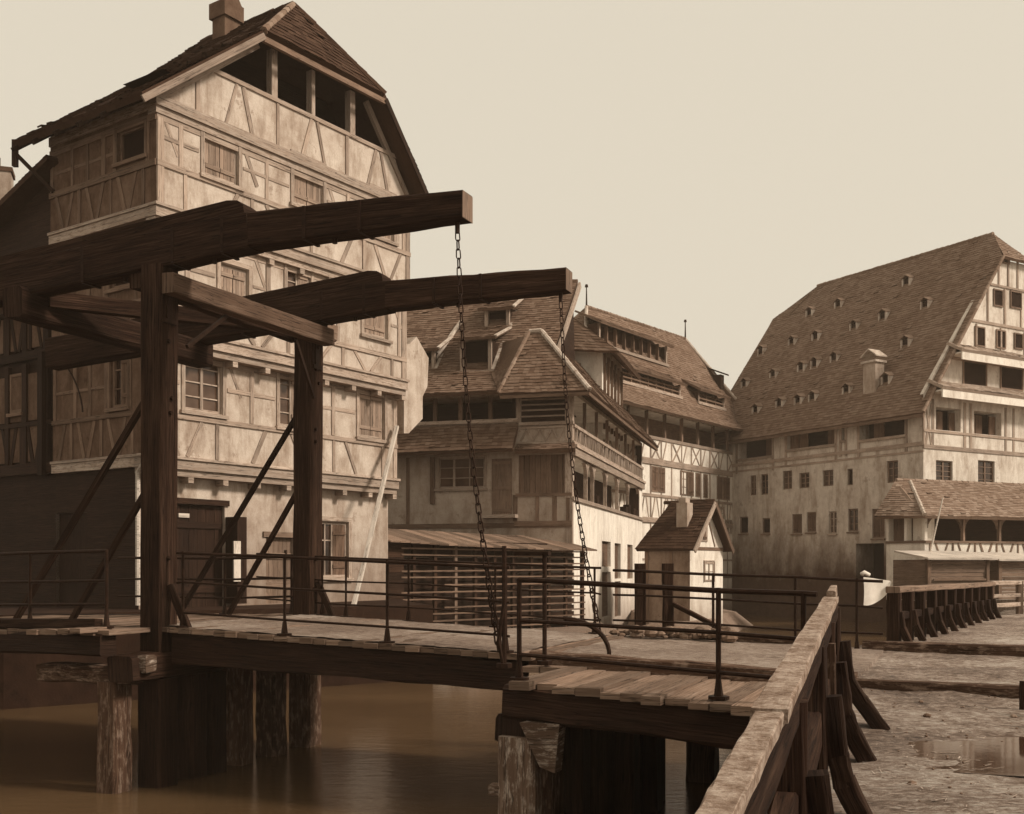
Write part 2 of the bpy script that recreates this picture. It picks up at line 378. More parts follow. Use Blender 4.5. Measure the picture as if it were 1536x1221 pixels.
# jetty plates and cornice mouldings
mb=MB()
for i,(z0,z1,s,o) in enumerate(ST):
    if i==0: continue
    mb.box(AR,-o-.05,W+.04,s-.36,s+.05,z0-.10,z0+.13); mb.box(AR,-o-.02,W+.02,s-.36,s-.02,z0-.26,z0-.104); mb.box(AR,-o-.09,W+.06,s-.2,s+.10,z0+.134,z0+.20)
    mb.box(AL,BK,s-.364,o-.3,o+.05,z0-.096,z0+.126); mb.box(AL,BK,s-.204,o-.3,o+.09,z0+.13,z0+.196)
    for k in range(9):
        t=.1+k*1.07; mb.box(AR,t,t+.16,s-.34,s-.03,z0-.40,z0-.264)
mb.box(AR,-.24,W+.1,.6,.96,10.5,10.74); mb.box(AR,-.2,W+.06,.6,.90,10.34,10.496)
mb.box(AL,BK,.596,-.1,.20,10.45,10.68)
mb.build('jetty_plate','timber_pale',A)
fb=MB(); fl=MB()
for i,(z0,z1,s,o) in enumerate(ST):
    if i==0: continue
    zs=z0+.98 if i<3 else z0+.85; zt=z1-.33; b0=z0+.22; n=s
    wins=[h[1] for h in WR[i]]; zs=min(min(h[2] for h in wins)-.13,zs+.3)
    tim(fb,AR,n,(-o+.1,b0),(-o+.1,zt),.2); tim(fb,AR,n,(W-.1,b0),(W-.1,zt),.2)
    tim(fb,AR,n,(-o,zs),(W,zs),.14,.045); tim(fb,AR,n,(-o,zt),(W,zt),.14,.02)
    ps=[.0]+[x for h in wins for x in (h[0]-.16,h[1]+.16)]+[W]
    for a,b in zip(ps[::2],ps[1::2]):
        if b-a>.5:
            for k in range(1,max(2,round((b-a)/.75))):
                t=a+(b-a)*k/max(2,round((b-a)/.75)); tim(fb,AR,n,(t,zs+.07),(t,zt),.13)
            tim(fb,AR,n,(a,(zs+zt)/2+.1),(b,(zs+zt)/2+.1),.09,.018)
            tim(fb,AR,n,(a+.1,zt-.05),(a+.45,zt-.75),.1,.014)
    braces(fb,AR,n,.3,W-.3,b0,zs-.07,.7,.11,.22)
    zl=zs; wl=[h[1] for h in WL[i]]
    tim(fl,AL,o,(BK,zl),(s,zl),.13,.05); tim(fl,AL,o,(BK,zt),(s,zt),.14)
    for t in (BK+.1,BK+.95,BK+1.55,BK+2.2): tim(fl,AL,o,(t,zl+.06),(t,zt),.13)
    for h in wl: tim(fl,AL,o,(h[0]-.1,zl),(h[0]-.1,zt),.12); tim(fl,AL,o,(h[1]+.1,zl),(h[1]+.1,zt),.12)
    tim(fl,AL,o,(BK+.1,(zl+zt)/2),(wl[0][0],(zl+zt)/2),.09,.018)
    braces(fl,AL,o,BK+.2,s-.25,b0,zl-.06,.42,.11)
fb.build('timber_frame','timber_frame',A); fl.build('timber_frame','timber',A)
for i in range(4):
    for kind,r in WR[i]:
        if kind in('gate','door'):
            d=MB(); N=6
            for k in range(N):
                a,b=r[0]+(r[1]-r[0])*k/N,r[0]+(r[1]-r[0])*(k+1)/N; d.box(AR,a+.004,b-.004,-.14,-.09+ru(0,.008),r[2],r[3]-.02)
            for z in (r[2]+.5,r[3]-.5): d.box(AR,r[0]+.03,r[1]-.03,-.085,-.05,z-.08,z+.08)
            dd=d.build('door','timber_dark' if kind=='gate' else 'timber_mid',A)
            h=MB(); h.box(AR,r[1]-.25,r[1]-.2,-.09,-.03,.2,.45); h.build('handle','iron',dd)
            l=MB(); l.box(AR,r[0]-.12,r[1]+.12,-.05,.05,r[3],r[3]+.14); l.build('lintel','timber_mid' if kind=='door' else 'timber_dark',A)
        elif kind=='win':
            window(A,AR,0,r,'half',4,3,.12,'timber_pale',.12)
        else: window(A,AR,ST[i][2],r,kind,2,4 if i==1 else 3,.12,'timber_pale',.11,bar=.03,shutter='shutter_pale')
    for kind,r in WL[i]:
        if i==0: 
            d=MB(); d.box(AL,r[0],r[1],-.15,-.1,r[2],r[3]); d.build('door','timber_dark',A)
        else: window(A,AL,ST[i][3],r,kind,2,3,.12,'timber',.08)
# open door leaf by the gate and the pale sheet beside it
d=MB(); a,b=AR.T(337,.0),AR.T(352,0); d.box(AR,a+.02,b,.01,.45,AR.Z(345,905),AR.Z(345,776)); d.build('door_leaf','timber_dark',A)
d=MB(); a,b=AR.T(331),AR.T(341); d.box(AR,a,b,.46,.5,AR.Z(336,872),AR.Z(336,812)); d.build('notice_board','board_pale',A)
g=MB(); g.box(AR,AR.T(270),AR.T(286),-.08,-.045,AR.Z(278,776),AR.Z(278,770)); g.build('paper_notice','board_pale',A)
# gable: parapet, loft posts, rafters, dark loft behind
NG=.85; zp=11.9; zg=13.15
lt=lambda z:-.78+(z-10.6)*(3.53/2.7); rt=lambda z:9.4-(z-10.6)*(2.4/2.7)
def poly(nn,z0,z1,ins=0): return [AR.p(lt(z0)+ins,nn,z0),AR.p(rt(z0)-ins,nn,z0),AR.p(rt(z1)-ins,nn,z1),AR.p(lt(z1)+ins,nn,z1)]
g=MB(); p=poly(NG,10.62,zp,.12); p[0]=AR.p(0,NG,10.62); p[1]=AR.p(W,NG,10.62); g.prism(p,AR.p(0,-.15,0)-AR.p(0,0,0)); g.build('gable_wall','plaster_house',A)
g=MB(); g.face(poly(-.6,10.7,13.4)); g.face([AR.p(0,-.6,zp-.5),AR.p(W,-.6,zp-.5),AR.p(W,NG,zp-.5),AR.p(0,NG,zp-.5)]); g.build('loft_lining','timber_dark',A)  # darkness of the loft put into the lining colour
g=MB()
tim(g,AR,NG,(lt(zp)+.1,zp+.02),(rt(zp)-.1,zp+.02),.12,.05)
for k in range(9):
    t=1.0+k*.85; tim(g,AR,NG,(t,10.75),(t+(.35 if k%3==1 else -.3 if k%3==2 else 0),zp-.05),.11)
tim(g,AR,NG,(lt(10.62)+.55,10.66),(lt(zg)+.3,zg-.05),.2,.05); tim(g,AR,NG,(rt(10.62)-.5,10.66),(rt(zg)-.25,zg-.05),.2,.05)
g.build('gable_frame','timber_frame',A)
for px,w in ((413,.2),(471,.13),(530,.2)):
    t=AR.T(px,NG); g=MB(); g.box(AR,t-w/2,t+w/2,NG-.22,NG-.02,zp+.05,13.2); g.build('gallery_post','timber_pale',A)
# roof
EV=10.4; EL,HL,HR,RG,ER=(-.91,EV),(2.62,13.2),(7.12,13.25),(4.86,15.18),(9.55,EV)
NF=1.35; NB=-3.67; NRF=.065
rp=lambda q,n:AR.p(q[0],n,q[1])
r=MB()
r.slope(rp(EL,NB),rp(EL,NF),rp((HL[0],HL[1]),NB),rp(HL,NF),.16,.19)
r.slope(rp(HL,NB),rp(HL,NF),rp(RG,NB),rp(RG,NRF),.16,.19)
r.slope(rp(ER,NF),rp(ER,NB),rp(HR,NF),rp(HR,NB),.16,.19)
r.slope(rp(HR,NF),rp(HR,NB),rp(RG,NRF),rp(RG,NB),.16,.19)
r.slope(rp(HL,NF),rp(HR,NF),rp(RG,NRF),rp((RG[0]+.01,RG[1]),NRF),.16,.19)
ro=r.build('roof','tile_dark',A)
ridge(ro,rp(RG,NRF),rp(RG,NB),'tile_dark'); ridge(ro,rp(HL,NF),rp(RG,NRF),'tile_moss',.1,'hip_cap'); ridge(ro,rp(HR,NF),rp(RG,NRF),'tile_dark',.1,'hip_cap')
for q0,q1 in ((EL,HL),(ER,HR)):
    g=MB(); d=V((0,0,-.14)); g.beam(rp(q0,NF+.03)+d,rp(q1,NF+.03)+d,.05,.15); g.build('barge_board','timber_frame' if q0 is EL else 'timber_dark',ro)
g=MB(); d=V((0,0,-.2)); g.beam(rp(HL,NF-.02)+d,rp(HR,NF-.02)+d,.1,.14); g.build('hip_plate','timber',ro)
g=MB()
for n in (NB+.05,NB+.9,NB+1.8,NB+2.7,NB+3.6): g.beam(AR.p(-.95,n,EV-.19),AR.p(.5,n,EV+.95),.1,.12)
g.beam(AR.p(-.9,NB,EV-.2),AR.p(-.2,BK+.2,9.3),.09,.09); g.beam(AR.p(-.85,NB-.02,EV+.1),AR.p(-.85,NB-.02,EV-.55),.12,.12)
g.build('eave_rafter','timber_dark',A)
g=MB(); a=AR.p(4.2,-1.6,0); 
g.boxv(AR.p(3.8,-1.95,13.6),AR.p(.55,0,0)-AR.p(0,0,0),AR.p(0,.5,0)-AR.p(0,0,0),V((0,0,1.35)))
g.boxv(AR.p(3.74,-2.02,14.9),AR.p(.67,0,0)-AR.p(0,0,0),AR.p(0,.64,0)-AR.p(0,0,0),V((0,0,.42)))
g.prism([AR.p(3.78,-1.7,15.32),AR.p(4.37,-1.7,15.32),AR.p(4.24,-1.7,15.5),AR.p(3.92,-1.7,15.5)],AR.p(0,.3,0)-AR.p(0,0,0))
g.build('chimney','brick',A)
g=MB(); pt=[AR.p(-.08,.12+.0,2.75),AR.p(-.08,.40,2.75)]
g.tube([AL.p(.42,.12,5.15),AL.p(.42,.12,2.5),AL.p(.1,.1,2.2),AL.p(.07,.08,-.9)],.055,7); g.build('downpipe','board_pale',A)
# ---------------------------------------------------------------- lean-to wing left of it
WG=thing('timber_lean_to','dark boarded lean-to with a sloping roof against the tall house','building',AL.p(-6,0,-1.2))
zr=lambda n:10.0+(n+3.3)*.36
w=MB()
w.face([AL.p(-9,-.05,-1.3),AL.p(BK,-.05,-1.3),AL.p(BK,-.05,zr(BK)-.1),AL.p(-9,-.05,zr(-9)-.1)])
w.face([AL.p(-9,-.05,-1.3),AL.p(-9,-.05,zr(-9)-.1),AL.p(-9,-6,zr(-9)-.1),AL.p(-9,-6,-1.3)])
w.build('wall','timber_dark',WG)
r=MB(); r.slope(AL.p(-9.3,-6,zr(-9.3)),AL.p(-9.3,.45,zr(-9.3)),AL.p(BK+.3,-6,zr(BK+.3)),AL.p(BK+.3,.45,zr(BK+.3)),.16,.19)
r.build('roof','tile_dark',WG)
g=MB(); pl=MB()
for z0,z1 in ((2.5,5.2),(5.4,8.0)):
    pl.box(AL,-8.6,BK-.5,-.04,.02,z0+.2,z0+1.1); pl.box(AL,-8.6,BK-.6,-.04,.015,z0+1.25,z1-.25)
    tim(g,AL,.02,(-8.8,z0),(BK-.1,z0),.25,.06); tim(g,AL,.02,(-8.8,z0+1.15),(BK-.1,z0+1.15),.13,.06)
    braces(g,AL,.02,-8.4,BK-.5,z0+.15,z0+1.1,.4,.12)
    for t in (BK-.35,BK-1.3,BK-2.1,BK-3.0,BK-4): tim(g,AL,.02,(t,z0),(t,z1),.2,.05)
pl.build('wall','plaster_shade',WG); g.build('timber_frame','timber_dark',WG)
g=MB(); g.box(AL,BK-.5,BK-.3,0,.2,2.3,5.4); g.build('corner_post','timber_dark',WG)
r=MB(); r.slope(AL.p(-8.8,1.0,6.55),AL.p(BK-.2,1.0,7.15),AL.p(-8.8,-.04,7.5),AL.p(BK-.2,-.04,8.0),.16,.19); r.build('pent_roof','tile_dark',WG)
window(WG,AL,.03,(BK-2,BK-1.4,4.0,5.0),'dark',2,2,.05,'timber',0)
g=MB(); g.boxv(V((-14.45,29.6,7.5)),V((.62,.2,0)),V((-.2,.6,0)),V((0,0,3.4))); ch=g.build('chimney','brick_pale',WG)
g=MB(); g.boxv(V((-14.5,29.55,10.9)),V((.72,.24,0)),V((-.24,.7,0)),V((0,0,.12))); g.boxv(V((-14.4,29.7,11.02)),V((.1,0,0)),V((0,.5,0)),V((0,0,.4))); g.build('chimney_cap','brick',ch)
pts=[]
for k in range(13):
    a=math.pi/2*k/12; x=78+46*math.sin(a)**1.4; y=530+88*(1-math.cos(a)**1.2); r_=(x-CX)/F; t=AL.T(x,.25); pts.append(AL.p(t,.25,(HZ-y)*AL.p(t,.25,0).y/F))
g=MB(); g.tube(pts,.022,5); tag(g.build('slack_rope','iron',None,pts[0]),'thin slack rope hanging in a curve across the dark side wall of the tall house','rope')
# ================================================================ lifting bridge
BF=Fr((-4.76,14.6),(.923,-.384)); BW=3.6
zdk=lambda t:-.80-.040*t if t>=0 else -.80+.02*t
TW=thing('drawbridge_frame','massive dark timber frame of two bolted posts and crossbeams carrying the lifting beams','drawbridge frame',BF.p(0,-1.8,-.85))
for n in (0,-BW):
    g=MB(); g.rbeam(BF.p(-.02,n-.0,-1.4 if n==0 else -.9),BF.p(0,n,4.05 if n==0 else 3.98),.36,.36,10,.008,up=V((BF.n[0],BF.n[1],0)),ch=.07)
    po=g.build('post','beam',TW)
    for z in (-.35,.1,2.1,2.28,3.0,3.28,3.62):
        g=MB(); q=BF.p(.17,n+ru(-.03,.1),z+ru(-.04,.04)); g.tube([q,q+V((BF.u[0],BF.u[1],0))*.045],.03,6); g.build('bolt','iron',po)
    g=MB(); g.box(BF,.181,.20,n-.02,n+.09,3.3,3.95); g.box(BF,.18,.215,n-.1,n+.16,3.26,3.32); g.build('strap','iron',po)
    g=MB(); g.rbeam(BF.p(.5,n+.02,-.86),BF.p(.19,n+.02,-.25),.09,.09,3,.006); g.build('foot_brace','beam',TW)
    for (t1,z1,t0) in ((-.19,2.4 if n==0 else 2.62,-2.7),(-.19,1.15 if n==0 else 1.35,-1.65)):
        g=MB(); g.beam(BF.p(t1,n-.05,z1),BF.p(t0,n-.05,-.82),.07,.07); g.build('stay','beam',TW)
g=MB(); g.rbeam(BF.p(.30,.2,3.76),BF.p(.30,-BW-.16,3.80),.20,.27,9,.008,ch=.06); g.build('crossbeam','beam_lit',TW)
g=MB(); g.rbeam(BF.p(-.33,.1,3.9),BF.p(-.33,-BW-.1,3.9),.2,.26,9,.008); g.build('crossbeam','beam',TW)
g=MB(); g.rbeam(BF.p(.1,-BW-.19,3.95),BF.p(.1,-BW-.5,3.95),.3,.3,2,.01); g.build('bearing_block','timber_mid',TW)
for n0,n1 in ((-.25,-1.1),(-BW+.22,-BW+.75)):
    g=MB(); g.beam(BF.p(.25,n0,2.75 if n0<-1 else 3.0),BF.p(.25,n1,3.6),.045,.05); g.build('knee_brace','iron',TW)
# the two balance beams with their tie
BL=thing('balance_beam_frame','pair of long dark balance beams with a tail crosspiece resting level on the frame posts','balance beams',BF.p(0,-1.8,4.05))
for n in (0,-BW):
    zb=4.06
    g=MB(); g.rbeam(BF.p(-5.6,n,zb-.12),BF.p(1.55,n,zb+.27),.34,.56,12,.010,h2=.46,ch=.06); 
    g.rbeam(BF.p(1.54,n,zb+.275),BF.p(4.58,n,zb+.22),.33,.45,8,.008,.30,.33,ch=.07); bo=g.build('beam','beam',BL)
    g=MB()
    tp=[(-4.8,.24),(1.22,.685),(1.38,.665),(1.47,.60),(1.50,.44),(-4.8,.02)]
    g.prism([BF.p(t,n+.155,zb+z) for t,z in tp],BF.p(0,-.31,0)-BF.p(0,0,0)); g.build('doubling_timber','beam',bo)
    for t in (-1.2,.35,1.15,2.4,3.2):
        k=(t+5.6)/7.15 if t<1.55 else (t-1.54)/3.04
        c=zb-.12+.39*k if t<1.55 else zb+.275-.055*k; h=(.56-.10*k)/2 if t<1.55 else (.45-.12*k)/2
        g=MB(); g.box(BF,t-.022,t+.022,n+.160,n+.178,c-h+.01,c+h-.01); g.box(BF,t-.022,t+.022,n-.178,n+.160,c-h-.016,c-h+.009); g.build('iron_band','iron',bo)
    g=MB(); g.box(BF,4.581,4.586,n-.14,n+.14,zb+.06,zb+.375); g.build('sunlit_end_grain','timber_mid',bo)  # added pale sheet that paints sunlight onto the beam's end
    for t in (.9,2.75,-.6):
        g=MB(); k=(t+5.6)/7.15 if t<1.55 else (t-1.54)/3.04; c=zb-.12+.39*k-(.56-.10*k)/2 if t<1.55 else zb+.275-.055*k-(.45-.12*k)/2
        g.tube([BF.p(t,n,c+.02),BF.p(t,n,c-.06)],.035,6); g.build('bolt','iron',bo)
    g=MB(); g.tube([BF.p(4.45,n,zb+.05),BF.p(4.45,n,zb-.08)],.03,7); g.build('chain_eye','iron',bo)
g=MB(); g.rbeam(BF.p(-2.35,.3,zb-.33),BF.p(-2.35,-BW-.3,zb-.33),.36,.42,9,.01); g.build('tail_crosspiece','beam',BL)
g=MB(); g.beam(BF.p(-2.2,-.2,zb-.2),BF.p(-.3,-BW+.3,zb-.1),.2,.22); g.build('diagonal_tie','beam',BL)
# chains of single links
lk=MB(); pts=[]
for k in range(12):
    a=6.2832*k/12; pts.append((math.cos(a)*.045,0,math.sin(a)*.045+(.052 if math.sin(a)>0 else -.052)))
N=12; R=.0135; rings=[]
for i in range(N):
    p=V(pts[i]); d=(V(pts[(i+1)%N])-V(pts[i-1])).normalized(); b=V((0,1,0)); a=d.cross(b)
    rings.append([p+(a*math.cos(6.2832*k/6)+b*math.sin(6.2832*k/6))*R for k in range(6)])
for i in range(N):
    for k in range(6): lk.face([rings[i][k],rings[i][(k+1)%6],rings[(i+1)%N][(k+1)%6],rings[(i+1)%N][k]],None,.5)
link0=None
def chain(p,q,sag,label):
    global link0
    root=thing('lifting_chain',label,'chain',p,'chains of the lifting bridge')
    L=(V(q)-V(p)).length; n=int(L/.108)
    for i in range(n):
        k=(i+.5)/n; c=V(p).lerp(V(q),k)+sag*math.sin(math.pi*k); c2=V(p).lerp(V(q),k+.02)+sag*math.sin(math.pi*(k+.02))
        if link0 is None:
            o=link0=lk.build('chain_link','iron',root,smooth=True); o.data.transform(Matrix.Translation(LOC[root.name]))
        else: o=link0.copy(); COL.objects.link(o); o.parent=root
        z=(c-c2).normalized(); x=V((math.cos(i*1.57+.5),math.sin(i*1.57+.5),0)); y=z.cross(x).normalized(); x=y.cross(z)
        s=.62 if k<.5 else .62+.5*(k-.5)
        o.matrix_local=Matrix.Translation(c-V(p)) @ Matrix((x,y,z)).transposed().to_4x4() @ Matrix.Scale(s,4)
sg=V((BF.u[0],BF.u[1],0))
chain(BF.p(4.45,0,4.0),BF.p(5.02,.05,-1.0),sg*-.10,'rusty chain hanging from the higher, nearer beam tip, before the slatted shed')
chain(BF.p(4.45,-BW,3.98),BF.p(5.05,-BW-.05,-1.0),sg*-.12,'rusty chain hanging from the lower, farther beam tip, before the corner house')
# lifting leaf
LF=thing('lifting_deck','planked lifting leaf of the bridge with a heavy side girder, below the hanging chains','bridge deck',BF.p(2.6,-1.8,-1.2))
g=MB(); t=-.1
while t<5.28:
    w=ru(.16,.22); z=zdk(t); g.box(BF,t,t+w-.008,-BW+ru(-.03,.03),.14+ru(-.03,.03),z-.07,z+ru(-.012,.008)); t+=w
g.build('plank_floor','plank',LF)
g=MB()
for i in range(54):
    for j in range(36):
        t0,t1=-.05+i*.098,-.05+(i+1)*.098; n0,n1=.05-j*.1,.05-(j+1)*.1
        zz=lambda t,n:zdk(t)+.014+.018*mnoise.noise(V((t*2.1,n*2.1,0)))+.012*mnoise.noise(V((t*7,n*7,3)))
        g.face([BF.p(t0,n0,zz(t0,n0)),BF.p(t0,n1,zz(t0,n1)),BF.p(t1,n1,zz(t1,n1)),BF.p(t1,n0,zz(t1,n0))][::-1],None,.5)
g.build('sand_cover','road',LF,smooth=True)
for n in (.0,-BW+.14):
    g=MB(); g.rbeam(BF.p(.25,n-.05,zdk(0)-.29),BF.p(5.3,n-.05,zdk(5.3)-.26),.24,.42,10,.012,h2=.34,ch=.06); g.build('girder','pile',LF)
g=MB()
for t in (.6,1.7,2.8,3.9,5.0): g.beam(BF.p(t,-.1,zdk(t)-.2),BF.p(t,-BW+.1,zdk(t)-.2),.16,.2)
g.build('joist','pile',LF)
# fixed decks
FD=thing('fixed_bridge_deck','fixed wooden bridge deck with rough plank ends overhanging a pier, beside the timber barrier','bridge deck',BF.p(7,-1,-1.3))
ne=lambda t:1.68+(t-5.76)*.18
fe=-4.25; zf=lambda t:-1.05-.035*(t-5.3)
g=MB(); t=5.36
while t<8.75:
    w=ru(.19,.27); n1=(ne(t)+ru(-.14,.10)) if t>5.7 else .25; g.box(BF,t,t+w-.016,-.35,n1,zf(t)-.15,zf(t)-.08+ru(-.022,.018)); t+=w
g.build('footway_plank','plank',FD)
g=MB(); g.box(BF,5.36,9.0,fe,-.36,-1.35,-1.16)
for i in range(18):
    for j in range(14):
        t0,t1=5.36+i*.2,5.56+i*.2; n0,n1=-.30-j*.282,-.30-(j+1)*.282
        zz=lambda t,n:zf(t)+.035*mnoise.noise(V((t*1.7,n*1.7,0)))+.012*mnoise.noise(V((t*7,n*7,3)))+.015
        g.face([BF.p(t0,n0,zz(t0,n0)),BF.p(t0,n1,zz(t0,n1)),BF.p(t1,n1,zz(t1,n1)),BF.p(t1,n0,zz(t1,n0))][::-1],None,.5)
g.build('road_surface','road',FD,smooth=True)
g=MB(); g.rbeam(BF.p(5.36,-.12,zf(5.36)-.03),BF.p(9.0,-.05,zf(9.0)-.03),.2,.2,8,.012); g.build('kerb_beam','pile_brown',FD)
g=MB(); g.rbeam(BF.p(5.5,-4.35,zf(5.4)+.0),BF.p(8.4,-4.4,zf(8)+.0),.2,.22,8,.012); g.build('kerb_beam','pile_brown',FD)
g=MB(); g.rbeam(BF.p(5.72,1.42,-1.36),BF.p(8.8,1.9,-1.5),.3,.34,8,.014); g.build('girder','pile',FD)
for n in (-.2,-4.1): g=MB(); g.rbeam(BF.p(5.5,n,-1.4),BF.p(9.0,n,-1.5),.26,.34,8,.014); g.build('girder','pile',FD)
LD=thing('fixed_bridge_deck','narrow fixed landing deck left of the bolted posts, leading to the dark house front','bridge deck',BF.p(-3,-1,-1.2))
g=MB(); t=-6.5
while t<-.12:
    w=ru(.18,.25); n1=.55-.05*t if t<-.5 else 1.05; n1=1.0+.16*t*.5+ru(-.06,.06)
    g.box(BF,t,t+w-.014,-BW-.6,n1,zdk(t)-.07,zdk(t)+ru(-.012,.01)); t+=w
g.build('plank_floor','plank',LD)
for a,b in ((.35,.85),(-BW-.4,-BW-.4)): g=MB(); g.rbeam(BF.p(-6.5,a,-1.05),BF.p(-.1,b,-1.0),.26,.3,8,.012); g.build('girder','pile',LD)
g=MB(); g.rbeam(BF.p(-6.4,.45,zdk(-6)+.06),BF.p(-.3,.8,zdk(0)+.06),.14,.13,8,.01); g.build('kerb_beam','beam',LD)
for k in range(3): g=MB(); g.box(BF,-.75+k*.2,-.58+k*.2,.7,1.25,-.86+k*.012,-.80+k*.012); g.build('loose_plank','plank',LD)
# piers
def pile(root,t,n,zt,w,mat='pile',lean=(0,0)):
    g=MB(); g.rbeam(BF.p(t+lean[0],n+lean[1],-3.6),BF.p(t,n,zt),w,w,7,.012,w*.96,w*.96,up=V((BF.n[0],BF.n[1],0)),ch=.1); return g.build('pile',mat,root)
P1=thing('timber_pier','dark timber pier of square piles standing in the river under the bolted posts','bridge pier',BF.p(0,-1.8,-3.2))
pile(P1,-.28,.55,-1.5,.34,'pile_brown'); 
for t,n,w,m_ in ((-.02,.02,.40,'pile'),(0,-.62,.36,'pile'),(.05,-1.05,.3,'pile'),(0,-1.72,.34,'pile_brown'),(0,-2.55,.38,'pile_brown'),(0,-3.5,.42,'pile_brown')): pile(P1,t,n,-1.5,w,m_)
g=MB(); g.rbeam(BF.p(0,.75,-1.32),BF.p(0,-BW-.35,-1.30),.40,.36,9,.015); g.build('cap_beam','pile',P1)
g=MB(); g.rbeam(BF.p(-1.5,.55,-1.42),BF.p(.1,.55,-1.42),.24,.24,5,.02); g.build('cap_beam','pile_brown',P1)
g=MB(); g.rbeam(BF.p(-.05,.52,-1.26),BF.p(.3,.52,-1.26),.2,.22,2,.012); g.build('end_block','pile_pale',P1)
g=MB(); g.beam(BF.p(.2,-BW+.2,-1.1),BF.p(.5,-BW-.1,-1.5),.2,.2); g.build('corbel','timber_mid',P1)
P2=thing('timber_pier','broad boarded pier with pale mossy corner piles under the rough plank ends','bridge pier',BF.p(6.3,0,-3.2))
pile(P2,5.86,1.42,-1.72,.42,'pile_pale'); pile(P2,5.98,1.18,-1.62,.34,'pile_brown',(-.03,0)); pile(P2,6.15,.75,-1.6,.36); pile(P2,6.2,.2,-1.6,.38); pile(P2,6.35,-.45,-1.6,.38); pile(P2,6.45,-1.15,-1.6,.36); pile(P2,6.36,-1.6,-1.6,.34); pile(P2,6.7,-3.15,-1.6,.40)
g=MB()
for k in range(11): g.box(BF,6.02+k*.045,6.10+k*.045,1.0-k*.27,1.25-k*.27,-3.5,-1.62+ru(-.06,.02))
g.build('pile_boarding','pile',P2)
g=MB(); g.rbeam(BF.p(5.75,1.5,-1.66),BF.p(6.75,-3.4,-1.66),.34,.28,9,.015); g.build('cap_beam','pile',P2)
g=MB(); g.rbeam(BF.p(5.55,1.52,-2.28),BF.p(5.9,1.52,-2.28),.12,.12,2,.01); g.build('waling','pile_pale',P2)
g=MB(); g.prism([BF.p(5.95,1.72,-1.55),BF.p(6.35,1.66,-1.55),BF.p(6.28,1.6,-2.05),BF.p(6.12,1.6,-2.0)],BF.p(0,-.2,0)-BF.p(0,0,0)); g.build('corbel','pile_pale',P2)
# railings
def railing(label,posts,top,hs,r=.024,ends=(0,0),base=True,group='iron railings of the bridge'):
    """posts: list of foot points"""
    root=thing('iron_railing',label,'railing',posts[0],group)
    for p in posts:
        g=MB(); g.tube([p,p+V((0,0,top+.02))],r*1.1,7); 
        if base: g.tube([p,p+V((0,0,.03))],.10,7); g.tube([p+V((0,0,.03)),p+V((0,0,.18))],.045,7,.026)
        g.build('post','iron',root)
    for h in hs:
        pts=[p+V((0,0,h)) for p in posts]; d0=(posts[0]-posts[1]).normalized()*ends[0]; d1=(posts[-1]-posts[-2]).normalized()*ends[1]
        pts=[pts[0]+d0]+pts+[pts[-1]+d1]
        g=MB(); g.tube([p+V((0,0,ru(-.012,.012))) for p in pts],r*(1.15 if h==hs[-1] else .9),7); g.build('rail','iron',root)
    return root
D=lambda t,n:BF.p(t,n,zdk(t))
railing('thin iron railing along the near edge of the lifting leaf',[D(.42,.04),D(2.03,.04),D(3.52,.04),D(5.1,.06)],1.0,(.2,.6,1.0),.018,(.1,.05))
railing('thin iron railing along the far edge of the lifting leaf, before the slatted shed',[D(.3,-BW+.05),D(.75,-BW+.05),D(1.9,-BW+.05),D(3.4,-BW+.05),D(5.0,-BW+.05)],.98,(.22,.6,.98),.016,(1.3,.1))
G_=lambda t,n:BF.p(t,n,zf(t)-.07)
railing('iron railing along the planked near edge of the fixed deck, ending at the timber barrier',[G_(5.9,1.6),G_(7.95,1.80),G_(8.72,1.90)],1.0,(.25,.60,1.0),.023,(.0,.12))
railing('iron railing along the far edge of the fixed deck, before the small gabled house',[G_(5.55,-4.3),G_(6.6,-4.3),G_(7.79,-4.3),G_(8.64,-4.3)],1.05,(.3,.68,1.05),.019,(.5,.35))
railing('iron railing at the front of the left landing deck, before the dark wall',[BF.p(-5.2,.3,-.85),BF.p(-3.4,.45,-.85),BF.p(-1.7,.6,-.82),BF.p(-.25,.72,-.8)],1.0,(.3,.62,1.0),.022,(.8,.0))
railing('iron railing at the back of the left landing deck, before the dark gate',[BF.p(-3.6,-BW-.4,-.85),BF.p(-2.0,-BW-.4,-.85),BF.p(-.6,-BW-.4,-.82)],1.0,(.3,.62,1.0),.022,(.8,.3))
# latch posts and hook at the meeting of leaf and deck
for (t,n,h,lab) in ((5.32,.62,1.35,'slender iron latch post at the tip of the lifting leaf, beside the nearer chain'),(5.62,.15,1.25,'iron latch post with a flat top bar at the edge of the fixed deck')):
    g=MB(); p=BF.p(t,n,-1.12); g.tube([p,p+V((0,0,h))],.026,7); g.tube([p,p+V((0,0,.05))],.09,7)
    if t>5.5: g.box(BF,t-.35,t+.06,n-.05,n+.05,-1.12+h,-1.08+h)
    else: g.tube([p+V((0,0,.0)),p+V((-.06,0,.3)),p+V((0,0,.7))],.03,6)
    tag(g.build('latch_post','iron',None,p),lab,'latch post')
g=MB(); pts=[]
for k in range(9):
    a=math.pi*.55*k/8; pts.append(BF.p(5.62+.55*math.sin(a),-.55,-1.03+.40*math.cos(a)))
g.tube(pts,.034,7,.026); g.tube([pts[-1],pts[-1]+V((.12,-.05,-.02))],.03,6)
tag(g.build('iron_hook','iron',None,pts[-1]),'curved black iron hook rising from the fixed deck beside the kerb beam','hook')
